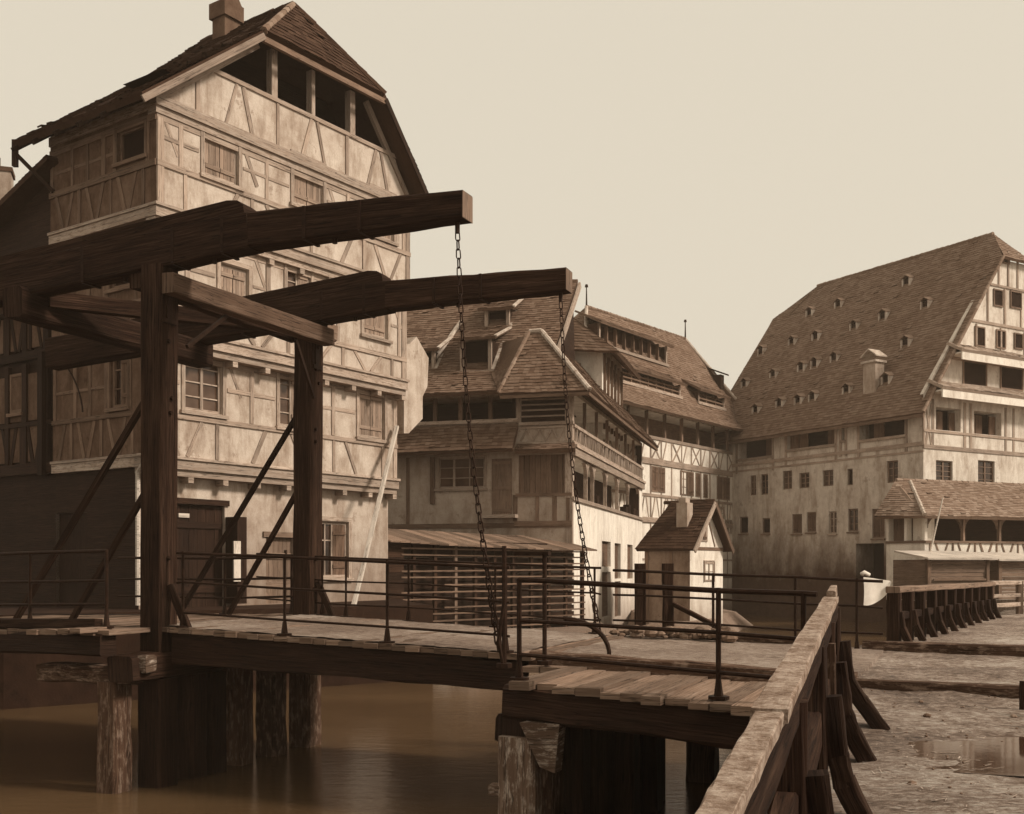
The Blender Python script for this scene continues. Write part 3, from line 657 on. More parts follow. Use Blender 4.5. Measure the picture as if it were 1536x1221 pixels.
# ================================================================ slatted drying shed
SF=Fr((-3.85,33.5),(.75,.66))
S=thing('drying_shed','low dark shed of horizontal slats under a sloping pale board roof beyond the lifting leaf','shed',SF.p(4,-1.2,-2.1))
S0,SL=-.7,8.65; SD=2.2; zt=lambda t:.84-.024*t
for i in range(12):
    t=S0+.06+i*(SL-S0-.12)/11; g=MB(); g.box(SF,t-.055,t+.055,-.14,-.02,-2.3,zt(t)-.06); g.build('post','shed' if i!=4 else 'timber_mid',S)
for t in (S0+.1,SL-.1): g=MB(); g.box(SF,t-.06,t+.06,-SD,-SD+.12,-2.3,1.0); g.build('post','shed',S)
k=0; z=-2.0
while z<.62:
    g=MB(); a=.5 if k%3 else 2.2
    g.beam(SF.p(a,.015,z+ru(-.03,.03)),SF.p(SL,.015,min(z+ru(-.03,.03),zt(SL)-.1)),.03,.05); g.build('slat','timber',S); k+=1; z+=.235
g=MB(); z=-2.1
while z<.6: g.box(SF,S0,.6,-.02+ru(0,.01),.005+ru(0,.015),z,z+.235); z+=.24
g.build('side_boarding','shed',S)
g=MB(); z=-2.1
while z<.8: g.box(SF,.6,7.2,-.5+ru(0,.05),-.44,z,z+.235); z+=.27
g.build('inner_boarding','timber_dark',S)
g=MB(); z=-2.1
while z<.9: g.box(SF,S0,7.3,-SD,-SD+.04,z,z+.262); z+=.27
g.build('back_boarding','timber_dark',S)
g=MB(); z=-2.0
while z<.75: g.box(SF,7.2,SL,-.6,-.56,z,z+.14); z+=.235
g.build('open_slats','timber_dark',S)
g=MB(); g.face([SF.p(S0,0,-2.05),SF.p(SL,0,-2.05),SF.p(SL,-SD,-2.05),SF.p(S0,-SD,-2.05)]); g.build('shed_floor','timber_dark',S)
g=MB(); N=26
for i in range(N):
    a,b=S0-.2+i*(SL-S0+.5)/N,S0-.2+(i+1)*(SL-S0+.5)/N-.012; z0=zt(a)-.07-.05*math.sin(math.pi*(i+.5)/N)+ru(-.01,.01)
    g.boxv(SF.p(a,.35,z0),SF.p(b,.35,0)-SF.p(a,.35,0),SF.p(0,-SD-.6,.55)-SF.p(0,0,0),V((0,0,.05)))
g.build('roof','plank',S)
# ================================================================ galleried corner house
BO=(2.22,40.0); BFr=Fr(BO,(.966,-.258)); BR_=Fr(BO,(.258,.966))
B=thing('galleried_corner_house','timbered corner house with an arcaded gallery, open loft and small hipped corner roof','house',BFr.p(-4,-4,-2))
Bp=lambda a,b,z: V((BO[0]-.966*a+.258*b,BO[1]+.258*a+.966*b,z))
fr_=lambda *r:BFr.rect(*r)
LZ0,LZ1=4.55,6.45
# front
g=MB()
wn=[fr_(657,727,686,732)]
holes=[wn[0]+(.15,),fr_(778,852,682,740)+(.1,),(-7.2,-2.15,5.55,LZ1,1.6),(-1.95,-.12,5.3,LZ1,.12)]
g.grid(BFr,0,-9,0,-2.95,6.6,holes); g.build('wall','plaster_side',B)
rp_=[(.15,2.9),(3.0,4.3),(4.4,7.3),(7.4,10.4),(10.5,13.6),(13.7,17.2)]
rh=[(.12,17.3,2.62,4.12,1.3),
    (.15,18.2,LZ0,LZ1,1.9)]
g=MB()
slit=[BR_.rect(903,916,812,850,0),BR_.rect(903,916,858,925,0),BR_.rect(922,931,815,868,0),BR_.rect(922,931,872,925,0),BR_.rect(941,949,817,868,0)]
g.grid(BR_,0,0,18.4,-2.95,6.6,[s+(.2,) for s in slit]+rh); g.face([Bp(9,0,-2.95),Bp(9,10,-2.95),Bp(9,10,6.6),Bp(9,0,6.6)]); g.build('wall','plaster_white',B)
for s in slit:
    w=MB(); w.box(BR_,s[0]+.005,s[1]-.005,-.2,-.14,s[2]+.01,s[3]-.01); w.build('shutter','shutter',B)
for f_,q in ((BR_,(.13,17.25,-1.29,-1.2,2.63,4.11)),(BR_,(17.1,17.29,-1.2,-.02,2.63,4.11)),(BR_,(.16,18.19,-1.89,-1.8,LZ0+.01,LZ1-.01)),(BR_,(18.0,18.19,-1.8,-.02,LZ0+.01,LZ1-.01)),(BFr,(-7.19,-2.16,-1.59,-1.5,5.56,LZ1-.01)),(BFr,(-2.3,-2.16,-1.5,-.02,5.56,LZ1-.01)),(BFr,(-1.94,-.13,-.119,-.06,5.31,LZ1-.01))):
    g=MB(); g.box(f_,*q); g.build('gallery_lining','timber_dark',B)  # dark sheets that paint the galleries' inner shade
for a,b in rp_: g=MB(); g.box(BR_,b,b+.09,-.14,.01,2.6,4.12); g.build('gallery_post','timber_pale',B)
window(B,BFr,0,wn[0],'glass',3,3,.12,'timber_pale',.1)
g=MB(); r=fr_(778,852,682,740); 
for k in range(9): a=r[0]+(r[1]-r[0])*k/9; g.box(BFr,a+.005,a+(r[1]-r[0])/9-.005,-.11,-.05+ru(0,.02),r[2],r[3])
g.build('shutter','timber',B)
g=MB(); r=fr_(738,768,688,772); g.box(BFr,r[0],r[1],.0,.035,r[2],r[3]); 
for z in (r[2]+.15,r[2]+1.0,r[3]-.15): g.box(BFr,r[0]+.05,r[1]-.05,.035,.06,z-.06,z+.06)
g.build('door','timber_mid',B)
g=MB(); g.box(BFr,r[0]-.3,r[1]+.25,.0,.5,r[2]-.14,r[2]-.01); g.build('door_step','timber_pale',B)
g=MB()
zs=BFr.Z(815,742)
tim(g,BFr,0,(-2.15,zs),(0,zs),.14,.05)
for px in (773,806,832,852): t=BFr.T(px); tim(g,BFr,0,(t,zs),(t,BFr.Z(px,782)),.16)
tim(g,BFr,0,(-2.2,BFr.Z(815,785)),(0,BFr.Z(815,785)),.16,.05); tim(g,BFr,0,(BFr.T(649),2.4),(BFr.T(649),4.2),.2,.05)
for px in (612,): t=BFr.T(px); tim(g,BFr,0,(t,1.6),(t,4.2),.14,.02)
tim(g,BFr,0,(-8.8,1.55),(0,1.55),.16,.04)
g.build('timber_frame','timber',B)
g=MB(); g.box(BFr,-.26,.03,-.26,.04,2.55,6.5); g.box(BFr,-.2,.02,-.2,.02,-.5,2.5); g.build('corner_post','timber_pale',B)
# front sill, bay balustrade, pent roof
g=MB(); g.box(BFr,-7.3,-2.05,-.05,.10,5.42,5.56); g.box(BFr,-2.0,.08,-.05,.12,5.28,5.40); g.box(BFr,-2.05,.1,-.05,.14,4.52,4.66); g.build('gallery_sill','timber_pale',B)
g=MB(); tim(g,BFr,.02,(-2,5.2),(0,5.2),.1)
for k in range(4):
    a=-1.95+k*.48; tim(g,BFr,.02,(a,4.7),(a+.24,5.15),.06); tim(g,BFr,.02,(a+.48,4.7),(a+.24,5.15),.06,.022)
for z in (5.62,5.85,6.05,6.25): g.beam(BFr.p(-1.95,.0,z),BFr.p(-.1,.0,z),.05,.06)
g.build('balustrade','timber_pale',B)
g=MB(); g.slope(BFr.p(-8.5,.85,4.25),BFr.p(-2.05,.85,4.32),BFr.p(-8.5,-.02,5.30),BFr.p(-2.05,-.02,5.36),.16,.2)
g.slope(BFr.p(-2.05,.6,4.28),BFr.p(.25,.6,4.28),BFr.p(-2.05,-.02,4.6),BFr.p(.1,-.02,4.6),.16,.2); g.build('pent_roof','tile',B)
for px in (652,690,735,): 
    t=BFr.T(px); g=MB(); g.box(BFr,t-.07,t+.07,-.15,-.01,5.5,LZ1); g.build('gallery_post','timber',B)
for t in (-2.05,-.06): g=MB(); g.box(BFr,t-.08,t+.08,-.12,.03,5.38,LZ1); g.build('gallery_post','timber_pale',B)
# right side balustrade, posts, arches
g=MB(); g.box(BR_,.05,18.3,-.04,.10,5.18,5.30); g.box(BR_,.05,18.3,-.04,.07,4.58,4.68)
k=.2
while k<18.1:
    a=random.choice((0,.22,-.22)); g.beam(BR_.p(k,.03,4.66),BR_.p(k+a,.03,5.2),.06,.09); k+=.33
g.build('balustrade','timber_pale',B)
g=MB(); g.box(BR_,-.02,18.4,-.03,.14,4.12,4.42); g.box(BR_,-.02,18.4,-.03,.2,4.424,4.54); g.box(BR_,-.02,18.4,-.03,.09,2.46,2.60); g.build('gallery_beam','timber_pale',B)
for i in range(8):
    t=.15+i*2.57; g=MB(); g.box(BR_,t-.06,t+.06,-.12,.0,5.3,LZ1); g.build('gallery_post','timber_mid',B)
for h in rp_:
    for q in (0,1):
        x=h[q]; s=1 if q==0 else -1; g=MB(); P=[]
        for k in range(6):
            a=math.pi/2*k/5; P.append((x+s*.55*(1-math.sin(a)),4.06-.6*(1-math.cos(a))))
        P=[(x+s*.002,4.06)]+P; g.prism([BR_.p(a,.02,z) for a,z in P],BR_.p(0,-.14,0)-BR_.p(0,0,0)); g.build('arch_brace','timber_pale',B)
g=MB(); 
for t,w,h in ((4.9,.5,.35),(12.5,.8,.3),(13.5,.5,.45),(15,.7,.35),(15.9,.5,.3)): g.box(BR_,t,t+w,-.25,.05,2.6,2.6+h)
g.build('sill_clutter','timber_dark',B)
# roofs
EZ=6.55; RZ=11.9; ga=.8
r=MB()
kz=EZ+.75
r.slope(Bp(9.2,-.75,EZ-.05),Bp(1.6,-.75,EZ-.05),Bp(9.2,.35,kz),Bp(1.6,.35,kz),.16,.2)
r.slope(Bp(9.2,.35,kz),Bp(ga+.25,.35,kz),Bp(9.2,5,RZ),Bp(ga,5,RZ),.16,.2)
r.slope(Bp(3.2,10.3,EZ+.4),Bp(9.2,10.3,EZ+.4),Bp(ga,5,RZ),Bp(9.2,5,RZ),.2,.3)
ro=r.build('roof','tile',B)
ridge(ro,Bp(9.2,5,RZ),Bp(ga,5,RZ),'tile')
g=MB()
pts=[Bp(ga,5,RZ-.05),Bp(ga+.1,2.6,RZ-2.4),Bp(ga+.25,.35,kz-.02)]
for a,b in zip(pts,pts[1:]): g.beam(a+V((.1,0,-.1)),b+V((.1,0,-.1)),.08,.26)
g.build('barge_board','timber_pale',ro)
g=MB(); g.prism([Bp(ga+.3,.4,6.4),Bp(ga+.3,6.2,6.4),Bp(ga+.6,6.2,9.6),Bp(ga+.2,5,RZ-.25),Bp(ga+.35,.4,7.1)],V((-.12,.03,0))); g.build('gable_wall','timber_dark',B)
# corner hip and long side pent roof
HA,HB,HZ_=1.5,.9,9.0; EN=.85; EC=6.35
r=MB()
r.slope(Bp(2.55,-1.0,EC),Bp(-EN,-1.0,EC),Bp(HA+.35,HB,HZ_),Bp(HA-.12,HB,HZ_),.16,.2)
r.slope(Bp(-EN,-1.0,EC),Bp(-EN,18.5,EC),Bp(HA-.12,HB,HZ_),Bp(HA-.12,18.5,HZ_),.17,.24)
r.slope(Bp(4.2,2.5,HZ_-.1),Bp(2.55,-1.0,EC),Bp(HA+.35,4.5,HZ_),Bp(HA+.35,HB,HZ_),.16,.2)
ro=r.build('corner_roof','tile',B)
ridge(ro,Bp(-EN,-1.0,EC+.03),Bp(HA-.12,HB,HZ_),'mortar',.1,'hip_cap'); ridge(ro,Bp(HA-.12,HB,HZ_),Bp(HA+.35,HB,HZ_),'mortar',.1); ridge(ro,Bp(2.55,-1.0,EC+.03),Bp(HA+.35,HB,HZ_),'tile_moss',.09,'hip_cap')
g=MB()
for i in range(20): b=-.8+i; g.beam(Bp(-EN+.05,b,EC-.16),Bp(.3,b,EC+.55),.09,.12)
g.beam(Bp(-EN+.04,-1,EC-.12),Bp(-EN+.04,18.4,EC-.12),.06,.12); g.beam(Bp(-EN,-.96,EC-.12),Bp(2.5,-.96,EC-.12),.06,.12)
g.build('eave_rafter','timber',B)
# rear block with its small lean roofs
g=MB(); g.face([Bp(.4,8.5,6),Bp(.4,14,6),Bp(.4,14,10.2),Bp(.4,8.5,10.2)]); g.face([Bp(7,8.5,6),Bp(.4,8.5,6),Bp(.4,8.5,10.2),Bp(7,8.5,10.2)]); g.build('wall','plaster_white',B)
r=MB(); r.slope(Bp(-.5,7.6,9.4),Bp(-.5,14.4,9.4),Bp(3.2,8.8,12.4),Bp(3.2,13,12.4),.17,.24); r.slope(Bp(4.6,7.6,9.9),Bp(-.5,7.6,9.4),Bp(3.3,8.8,12.4),Bp(3.2,8.8,12.4),.17,.24); r.build('rear_roof','tile',B)
g=MB()
for i in range(6): b=8.8+i*.95; g.box(BR_,b,b+.12,-.42,-.28,6.2,9.6)
g.build('timber_frame','timber',B)
for i in range(5): b=9.0+i*.95; g=MB(); g.box(BR_,b,b+.55,-.40,-.37,8.5,9.3); g.build('window','dark',B)
# dormers on the front slope
def rb(z): return .35+(z-kz)*(4.65/(RZ-kz))          # b on the main slope at height z
def dormer(px0,px1,zb,zt,name,cheek='timber_pale',shift=0):
    b=rb(zb); fr2=Fr((BO[0]+.258*b,BO[1]+.966*b),(.966,-.258)); t0,t1=fr2.T(px0),fr2.T(px1); b2=rb(zt+.75)
    d=MB(); d.box(fr2,t0,t0+.13,-.12,.02,zb,zt); d.box(fr2,t1-.13,t1,-.12,.02,zb,zt); d.box(fr2,t0-.12,t1+.12,-.14,.06,zb-.12,zb); d.box(fr2,t0,t1,-.12,.0,zt,zt+.1)
    o=d.build(name,cheek,B)
    d=MB(); d.face([fr2.p(t0+.1,-.35,zb),fr2.p(t1-.1,-.35,zb),fr2.p(t1-.1,-.35,zt),fr2.p(t0+.1,-.35,zt)])
    for t in (t0+.02,t1-.02): d.face([fr2.p(t,0,zb),fr2.p(t,0,zt),fr2.p(t,-(rb(zt)-b)-.3,zt)])
    d.build('opening','timber_dark',o)
    d=MB(); d.slope(fr2.p(t0-.22,.25,zt+.02),fr2.p(t1+.22,.25,zt+.02),fr2.p(t0-.22,-(b2-b),zt+.8),fr2.p(t1+.22,-(b2-b),zt+.8),.16,.2,.08); d.build('dormer_roof','tile',o)
    d=MB(); d.beam(fr2.p(t1+.23,.25,zt+.05),fr2.p(t1+.23,-(b2-b),zt+.84),.12,.07); d.beam(fr2.p(t1+.06,.03,zb-.02),fr2.p(t1+.1,-(rb(zt+.5)-b),zt+.45),.12,.1); d.build('verge_trim','mortar',o)
dormer(690,737,7.55,8.75,'dormer'); dormer(727,764,9.65,10.35,'dormer'); dormer(632,652,7.75,8.45,'dormer')
g=MB(); a=AR.p(W,0,0)
for p_,q_ in (((642,445),(622,510)),):
    z0=rb(9.9)
g.beam(Bp(5.75,rb(8.0),8.15),Bp(5.25,rb(9.9),10.05),.14,.1); g.build('verge_trim','mortar',B)
g=MB(); g.prism([AR.p(AR.T(x,.2),.2,AR.Z(x,y,.2)) for x,y in ((606,650),(606,518),(614,516),(625,505),(643,537),(641,580),(634,595),(634,628),(613,650))],AR.p(0,-.5,0)-AR.p(0,0,0)); g.build('fire_wall','plaster_house',A)
# ================================================================ long house with strip dormers
CO=(6.95,58.0); C_=Fr(CO,(.589,.808)); C2=Fr(C_.p(13.6,0,0)[:2],(-.808,.589))
C=thing('strip_dormer_house','pale timbered house with long strip dormers in its tall hipped roof','house',C_.p(4,-3,-2.5))
Cp=C_.p; c0,c1=-5.3,13.6
g=MB(); g.grid(C_,0,c0,c1,-2.95,8.6,[(-1.6,c1-.6,7.15,8.45,1.5)]); g.build('wall','plaster_white',C)
g=MB(); g.face([Cp(c1,0,-2.95),Cp(c1,-7,-2.95),Cp(c1,-7,8.6),Cp(c1,0,8.6)]); g.face([Cp(c0,0,-2.95),Cp(c0,-7,-2.95),Cp(c0,-7,8.6),Cp(c0,0,8.6)][::-1]); g.build('wall','plaster_far',C)
g=MB(); g.box(C_,-1.6,c1-.6,-1.5,-1.44,7.15,8.45); g.build('gallery_lining','timber',C)  # recess lightened to brown, haze put into the lining tone
for i in range(8): 
    t=-1.4+i*2.05; g=MB(); g.box(C_,t-.09,t+.09,-.12,.02,7.1,8.5); g.build('gallery_post','timber_mid',C)
g=MB(); tim(g,C_,0,(c0,7.05),(c1,7.05),.16,.06); tim(g,C_,0,(c0,5.75),(c1,5.75),.3,.08); tim(g,C_,0,(c0,3.9),(c1,3.9),.16,.05); tim(g,C_,0,(c0,2.55),(c1,2.55),.26,.10); tim(g,C_,0,(c0,-.6),(c1,-.6),.2,.05)
for i in range(16):
    t=c0+.2+i*1.22; tim(g,C_,0,(t,2.6),(t,7.0),.13)
    if i%2: tim(g,C_,0,(t+.1,5.9),(t+1.1,6.95),.1); tim(g,C_,0,(t+1.1,5.9),(t+.1,6.95),.1,.024)
    else: tim(g,C_,0,(t+.15,5.9),(t+.6,6.95),.09)
    tim(g,C_,0,(t+.15,2.7),(t+.5,3.8),.09); tim(g,C_,0,(t+1.0,2.7),(t+.7,3.8),.09,.024)
    tim(g,C_,0,(t,-.5),(t,2.4),.12)
for z in (.4,1.3): tim(g,C_,0,(c0,z),(c1,z),.11,.02)
g.build('timber_frame','timber_frame',C)
for x0,x1 in ((977,987),(988,997),(1020,1030),(1031,1040),(1043,1050),(1055,1061),(1075,1083),(1084,1094)):
    r=C_.rect(x0,x1,680,716); window(C,C_,.02,(r[0],r[1],4.1,5.5),'shut' if x0%3 else 'glass',2,3,.04,'timber_mid',0,False)
for x0,x1,y0,y1 in ((1075,1085,762,778),(1088,1096,782,800)):
    window(C,C_,.02,C_.rect(x0,x1,y0,y1),'glass',2,2,.04,'timber_pale',.06,False)
# roof
CE,CR=8.55,14.75; re=.65; rr_=-3.6
r=MB()
kz2=9.35
r.slope(Cp(c0-.4,re+.35,CE-.2),Cp(c1+.8,re+.35,CE-.2),Cp(c0-.2,-.15,kz2),Cp(c1+.25,-.15,kz2),.18,.26)
r.slope(Cp(c0-.2,-.15,kz2),Cp(c1+.25,-.15,kz2),Cp(.2,rr_,CR-.25),Cp(12.2,rr_,CR),.18,.26)
r.slope(Cp(c1+.8,re+.35,CE-.2),Cp(c1+.8,-7.4,CE-.2),Cp(12.2,rr_,CR),Cp(12.2,rr_-.02,CR),.18,.26)
r.slope(Cp(c0-.4,-7.4,CE-.2),Cp(c0-.4,re+.35,CE-.2),Cp(.2,rr_-.02,CR-.25),Cp(.2,rr_,CR-.25),.18,.26)
r.slope(Cp(c1+.8,-7.4,CE-.2),Cp(c0-.4,-7.4,CE-.2),Cp(12.2,rr_,CR),Cp(.2,rr_,CR-.25),.3,.5)
ro=r.build('roof','tile_far',C)
ridge(ro,Cp(.2,rr_,CR-.25),Cp(12.2,rr_,CR),'tile_far',.12); ridge(ro,Cp(12.2,rr_,CR),Cp(c1+.8,re+.35,CE-.15),'mortar',.11,'hip_cap'); ridge(ro,Cp(.2,rr_,CR-.25),Cp(c0-.2,-.15,kz2),'mortar',.10,'hip_cap')
for t in (.2,12.2):
    g=MB(); z=CR if t>1 else CR-.25; g.tube([Cp(t,rr_,z),Cp(t,rr_,z+.55),Cp(t,rr_,z+1.15)],.06,6,.03); g.tube([Cp(t,rr_,z+1.1),Cp(t,rr_,z+1.25)],.10,7,.07); g.build('finial','iron',ro)
nC=lambda z:-.15-(z-kz2)*((-rr_-.15)/(CR-kz2))
def strip(fr2,t0,t1,zb,zt,nf,root,louver,proj=.12,roofm='tile_far',lift=.8,name='strip_dormer',back=None):
    n=nf(zb)+proj; d=MB(); d.box(fr2,t0-.12,t1+.12,n-.1,n+.08,zb-.16,zb); d.box(fr2,t0,t0+.12,n-.1,n,zb,zt); d.box(fr2,t1-.12,t1,n-.1,n,zb,zt)
    o=d.build(name,'timber_pale',root)
    d=MB(); d.face([fr2.p(t0,n-.4,zb),fr2.p(t1,n-.4,zb),fr2.p(t1,n-.4,zt),fr2.p(t0,n-.4,zt)])
    for t in (t0,t1): d.face([fr2.p(t,n,zb),fr2.p(t,n,zt),fr2.p(t,nf(zt)-.2,zt)])
    d.build('opening','opening',o)
    N=max(2,int((t1-t0)/.9))
    for i in range(1,N): t=t0+(t1-t0)*i/N; d=MB(); d.box(fr2,t-.04,t+.04,n-.25,n-.05,zb,zt); d.build('mullion','timber',o)
    if louver:
        d=MB()
        for z in (zb+(zt-zb)*.35,zb+(zt-zb)*.68): d.box(fr2,t0,t1,n-.2,n-.02,z-.04,z+.04)
        d.build('louver','timber',o)
    d=MB(); nb=nf(zt+lift)-.05; d.slope(fr2.p(t0-.3,n+.3,zt-.02),fr2.p(t1+.3,n+.3,zt-.02),fr2.p(t0-.3,nb,zt+lift),fr2.p(t1+.3,nb,zt+lift),.18,.26,.08); d.build('dormer_roof',roofm,o)
    return o
def strp(x0,x1,zb,zt,louver):
    n=nC(zb); t0,t1=C_.T(x0,n),C_.T(x1,n); return strip(C_,t0,t1,zb,zt,nC,C,louver)
strp(896,998,12.0,13.05,False); strp(905,1018,9.85,10.5,True); strp(1045,1084,9.85,10.5,True)
g=MB(); q=Cp(13.2,-1.6,12.4); g.prism([Cp(12.6,-1.2,12.3),Cp(13.6,-1.2,12.3),Cp(13.4,-2.6,12.9),Cp(12.6,-2.6,12.9)],V((0,0,.1)))
g.boxv(Cp(12.7,-1.35,11.4),Cp(.5,0,0)-Cp(0,0,0),Cp(0,-1,0)-Cp(0,0,0),V((0,0,.9))); g.build('hip_dormer','timber_dark',C)
# ================================================================ small gabled house at the water
DO=(7.25,44.0); DR=Fr(DO,(.589,.808)); DL=Fr(DO,(.808,-.589))
DH=thing('small_gabled_house','small low house with a bright gable end, dark roof and stub chimney','house',DR.p(1.6,-1.2,-2))
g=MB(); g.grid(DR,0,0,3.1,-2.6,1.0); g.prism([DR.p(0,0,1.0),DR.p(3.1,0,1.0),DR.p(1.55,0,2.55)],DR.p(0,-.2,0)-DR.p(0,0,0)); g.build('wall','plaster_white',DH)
g=MB(); g.grid(DL,0,-2.1,0,-2.6,1.0); g.face([DR.p(3.1,0,-2.6),DR.p(3.1,-2.1,-2.6),DR.p(3.1,-2.1,1),DR.p(3.1,0,1)]); g.build('wall','plaster_hut_shade',DH)
g=MB()
for t in (-.85,-2.0): tim(g,DL,0,(t,-2.4),(t,.95),.16)
tim(g,DL,0,(-2.05,-.9),(0,-.9),.14); tim(g,DR,0,(0,.75),(3.1,.75),.12,.02); tim(g,DR,0,(.8,.85),(1.55,2.2),.08,.02); tim(g,DR,0,(2.3,.85),(1.55,2.2),.08,.02); g.build('timber_frame','timber',DH)
r=MB()
r.slope(DR.p(-.3,-2.35,.72),DR.p(-.3,.3,.72),DR.p(1.55,-1.6,2.75),DR.p(1.55,.35,2.75),.16,.22)
r.slope(DR.p(3.4,.3,.72),DR.p(3.4,-2.35,.72),DR.p(1.55,.35,2.75),DR.p(1.55,-1.6,2.75),.16,.22)
r.slope(DR.p(3.4,-2.35,.72),DR.p(-.3,-2.35,.72),DR.p(1.56,-1.6,2.75),DR.p(1.55,-1.6,2.75),.16,.22)
ro=r.build('roof','tile_dark',DH); ridge(ro,DR.p(1.55,-2,2.75),DR.p(1.55,.35,2.75),'tile_dark',.09)
for s in (-.3,3.4): g=MB(); g.beam(DR.p(s,.36,.62),DR.p(1.55,.40,2.65),.06,.2); g.build('barge_board','timber_pale' if s<0 else 'timber',ro)
g=MB(); g.boxv(DR.p(.45,-.35,1.3),DR.p(.5,0,0)-DR.p(0,0,0),DR.p(0,-.5,0)-DR.p(0,0,0),V((0,0,1.35))); g.boxv(DR.p(.5,-.45,2.65),DR.p(.38,0,0)-DR.p(0,0,0),DR.p(0,-.32,0)-DR.p(0,0,0),V((0,0,.2))); g.build('chimney','brick_pale',DH)
for x0,x1,y0,y1 in ((1048,1059,787,812),(1056,1070,843,872)):
    window(DH,DR,.02,DR.rect(x0,x1,y0,y1),'glass' if y0>800 else 'half',2,2,.04,'timber_pale',.05,False)
# ================================================================ great tannery with the vast roof
EO=(20.95,55.0); EL_=Fr(EO,(.509,-.861)); ER_=Fr(EO,(.861,.509))
E=thing('great_tannery','huge old building under a vast steep tiled roof dotted with tiny dormers','building',EL_.p(-7,-7,-2.5))
el=16.5; ew=14.6
EvZ=8.5
op=[(1107,1158,652,686),(1181,1252,630,670),(1263,1267,640,660),(1290,1357,612,656)]
oph=[EL_.rect(*o)+(.8,) for o in op]
sm=[(1125,1134,713,743),(1141,1152,711,742),(1174,1188,706,734),(1199,1214,709,732),(1234,1250,705,729),(1271,1279,703,728),(1330,1347,691,724)]
lo=[(1109,1122,775,800),(1143,1155,777,800),(1188,1203,771,800),(1210,1224,768,798),(1243,1255,767,800),(1272,1287,763,797),(1308,1327,763,807)]
arch=(1284,1326,815,872)
wl=[EL_.rect(*o) for o in sm+lo]; ah=EL_.rect(*arch)
g=MB(); g.grid(EL_,0,-el,0,-3.2,EvZ,[h+(.2,) for h in wl]+oph+[ah+(1.5,)]); g.build('wall','plaster_damp',E)
for i,h in enumerate(wl): window(E,EL_,0,h,'dark' if i in (5,7,8) else 'shut' if i in(9,10,13) else 'glass',2,3,.14,'timber_mid' if i!=11 else 'timber_pale',0,i>6)
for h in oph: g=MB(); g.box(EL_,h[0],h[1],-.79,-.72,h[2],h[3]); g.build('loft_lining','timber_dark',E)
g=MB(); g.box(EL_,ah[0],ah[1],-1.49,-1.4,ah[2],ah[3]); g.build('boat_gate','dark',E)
for h in oph:
    N=max(1,int((h[1]-h[0])/.7))
    for k in range(N):
        a=h[0]+(h[1]-h[0])*k/N
        if RND()<.62: g=MB(); g.box(EL_,a+.02,a+(h[1]-h[0])/N-.05,-.3,-.24+ru(0,.03),h[2],h[3]); g.build('loft_shutter','shutter',E)
g=MB()
for h in oph: g.box(EL_,h[0]-.1,h[1]+.1,-.05,.09,h[2]-.14,h[2]-.002)
zb=EL_.Z(1240,682); tim(g,EL_,0,(-el,zb),(0,zb),.18,.05); tim(g,EL_,0,(-el,oph[1][2]-.95),(0,oph[1][2]-.95),.12,.03)
for h in oph:
    for t in (h[0]-.1,h[1]+.1): tim(g,EL_,0,(t,h[2]-.9),(t,EvZ-.1),.17,.04)
g.build('timber_frame','timber_frame',E)
# right face
gh=[ER_.rect(1404,1441,612,646)+(.9,),ER_.rect(1461,1502,618,652)+(.9,)]
ww=[ER_.rect(1404,1429,691,722),ER_.rect(1467,1492,691,729)]
g=MB(); g.grid(ER_,0,0,ew,-1.5,EvZ+.3,[h+(.2,) for h in ww]+gh); g.face([ER_.p(ew,0,-1.5),ER_.p(ew,-el,-1.5),ER_.p(ew,-el,8.5),ER_.p(ew,0,8.5)]); g.build('wall','plaster_far',E)
for h in ww: window(E,ER_,0,h,'glass',2,4,.14,'timber_mid',0,False)
rise=9.9; mid=ew/2; RT=EvZ+rise; hip=1.35
gz1=lambda t:EvZ+rise*(t/mid if t<=mid else (ew-t)/mid)
zh=EvZ+rise*(1-hip/mid)
P=[(0,EvZ+.3),(ew,EvZ+.3),(ew-mid*(zh-EvZ)/rise,zh),(mid*(zh-EvZ)/rise,zh)]
g=MB(); g.prism([ER_.p(t,-.02,z) for t,z in P],ER_.p(0,-.2,0)-ER_.p(0,0,0)); g.build('gable_wall','plaster_far',E)
for r_ in ((1444,1480,543,580,2),(1500,1534,549,585,1),(1462,1477,490,520,0),(1494,1508,495,523,0),(1521,1534,500,524,0),(1490,1504,434,460,0),(1515,1532,437,463,0),(1504,1514,382,396,0)):
    r=ER_.rect(*r_[:4]); window(E,ER_,.03,r,'dark',2,2,.04,'timber_mid',0,False)
for h in gh: g=MB(); g.box(ER_,h[0],h[1],-.89,-.8,h[2],h[3]); g.build('loft_lining','timber_dark',E)
for h in gh: 
    for k in range(4): 
        a=h[0]+(h[1]-h[0])*k/4
        if k!=2: g=MB(); g.box(ER_,a+.02,a+(h[1]-h[0])/4-.04,-.4,-.33,h[2],h[3]*.98); g.build('loft_shutter','shutter',E)
g=MB()
for y,yy in ((674,1440),):
    z=ER_.Z(1440,y); tim(g,ER_,0,(0,z),(ew,z),.2,.05)
z=gh[0][2]; tim(g,ER_,0,(0,z-.1),(ew,z-.1),.14,.05)
for px in (1386,1399,1447,1456,1508,1520): t=ER_.T(px); tim(g,ER_,0,(t,z-1),(t,EvZ+.1),.16)
for a,b in ((1388,1397),(1397,1388)): tim(g,ER_,0,(ER_.T(a),z-.9),(ER_.T(b),z+1.3),.12,.024)
for zz in (EvZ+2.35,EvZ+4.5,EvZ+6.6):
    a=(zz-EvZ)/rise*mid; tim(g,ER_,.02,(a,zz),(ew-a,zz),.13,.02)
    for k in range(6): t=a+.4+(ew-2*a-.8)*k/5; tim(g,ER_,.02,(t,zz),(t,min(zz+2,gz1(t))),.11,.014)
g.build('timber_frame','timber_frame',E)
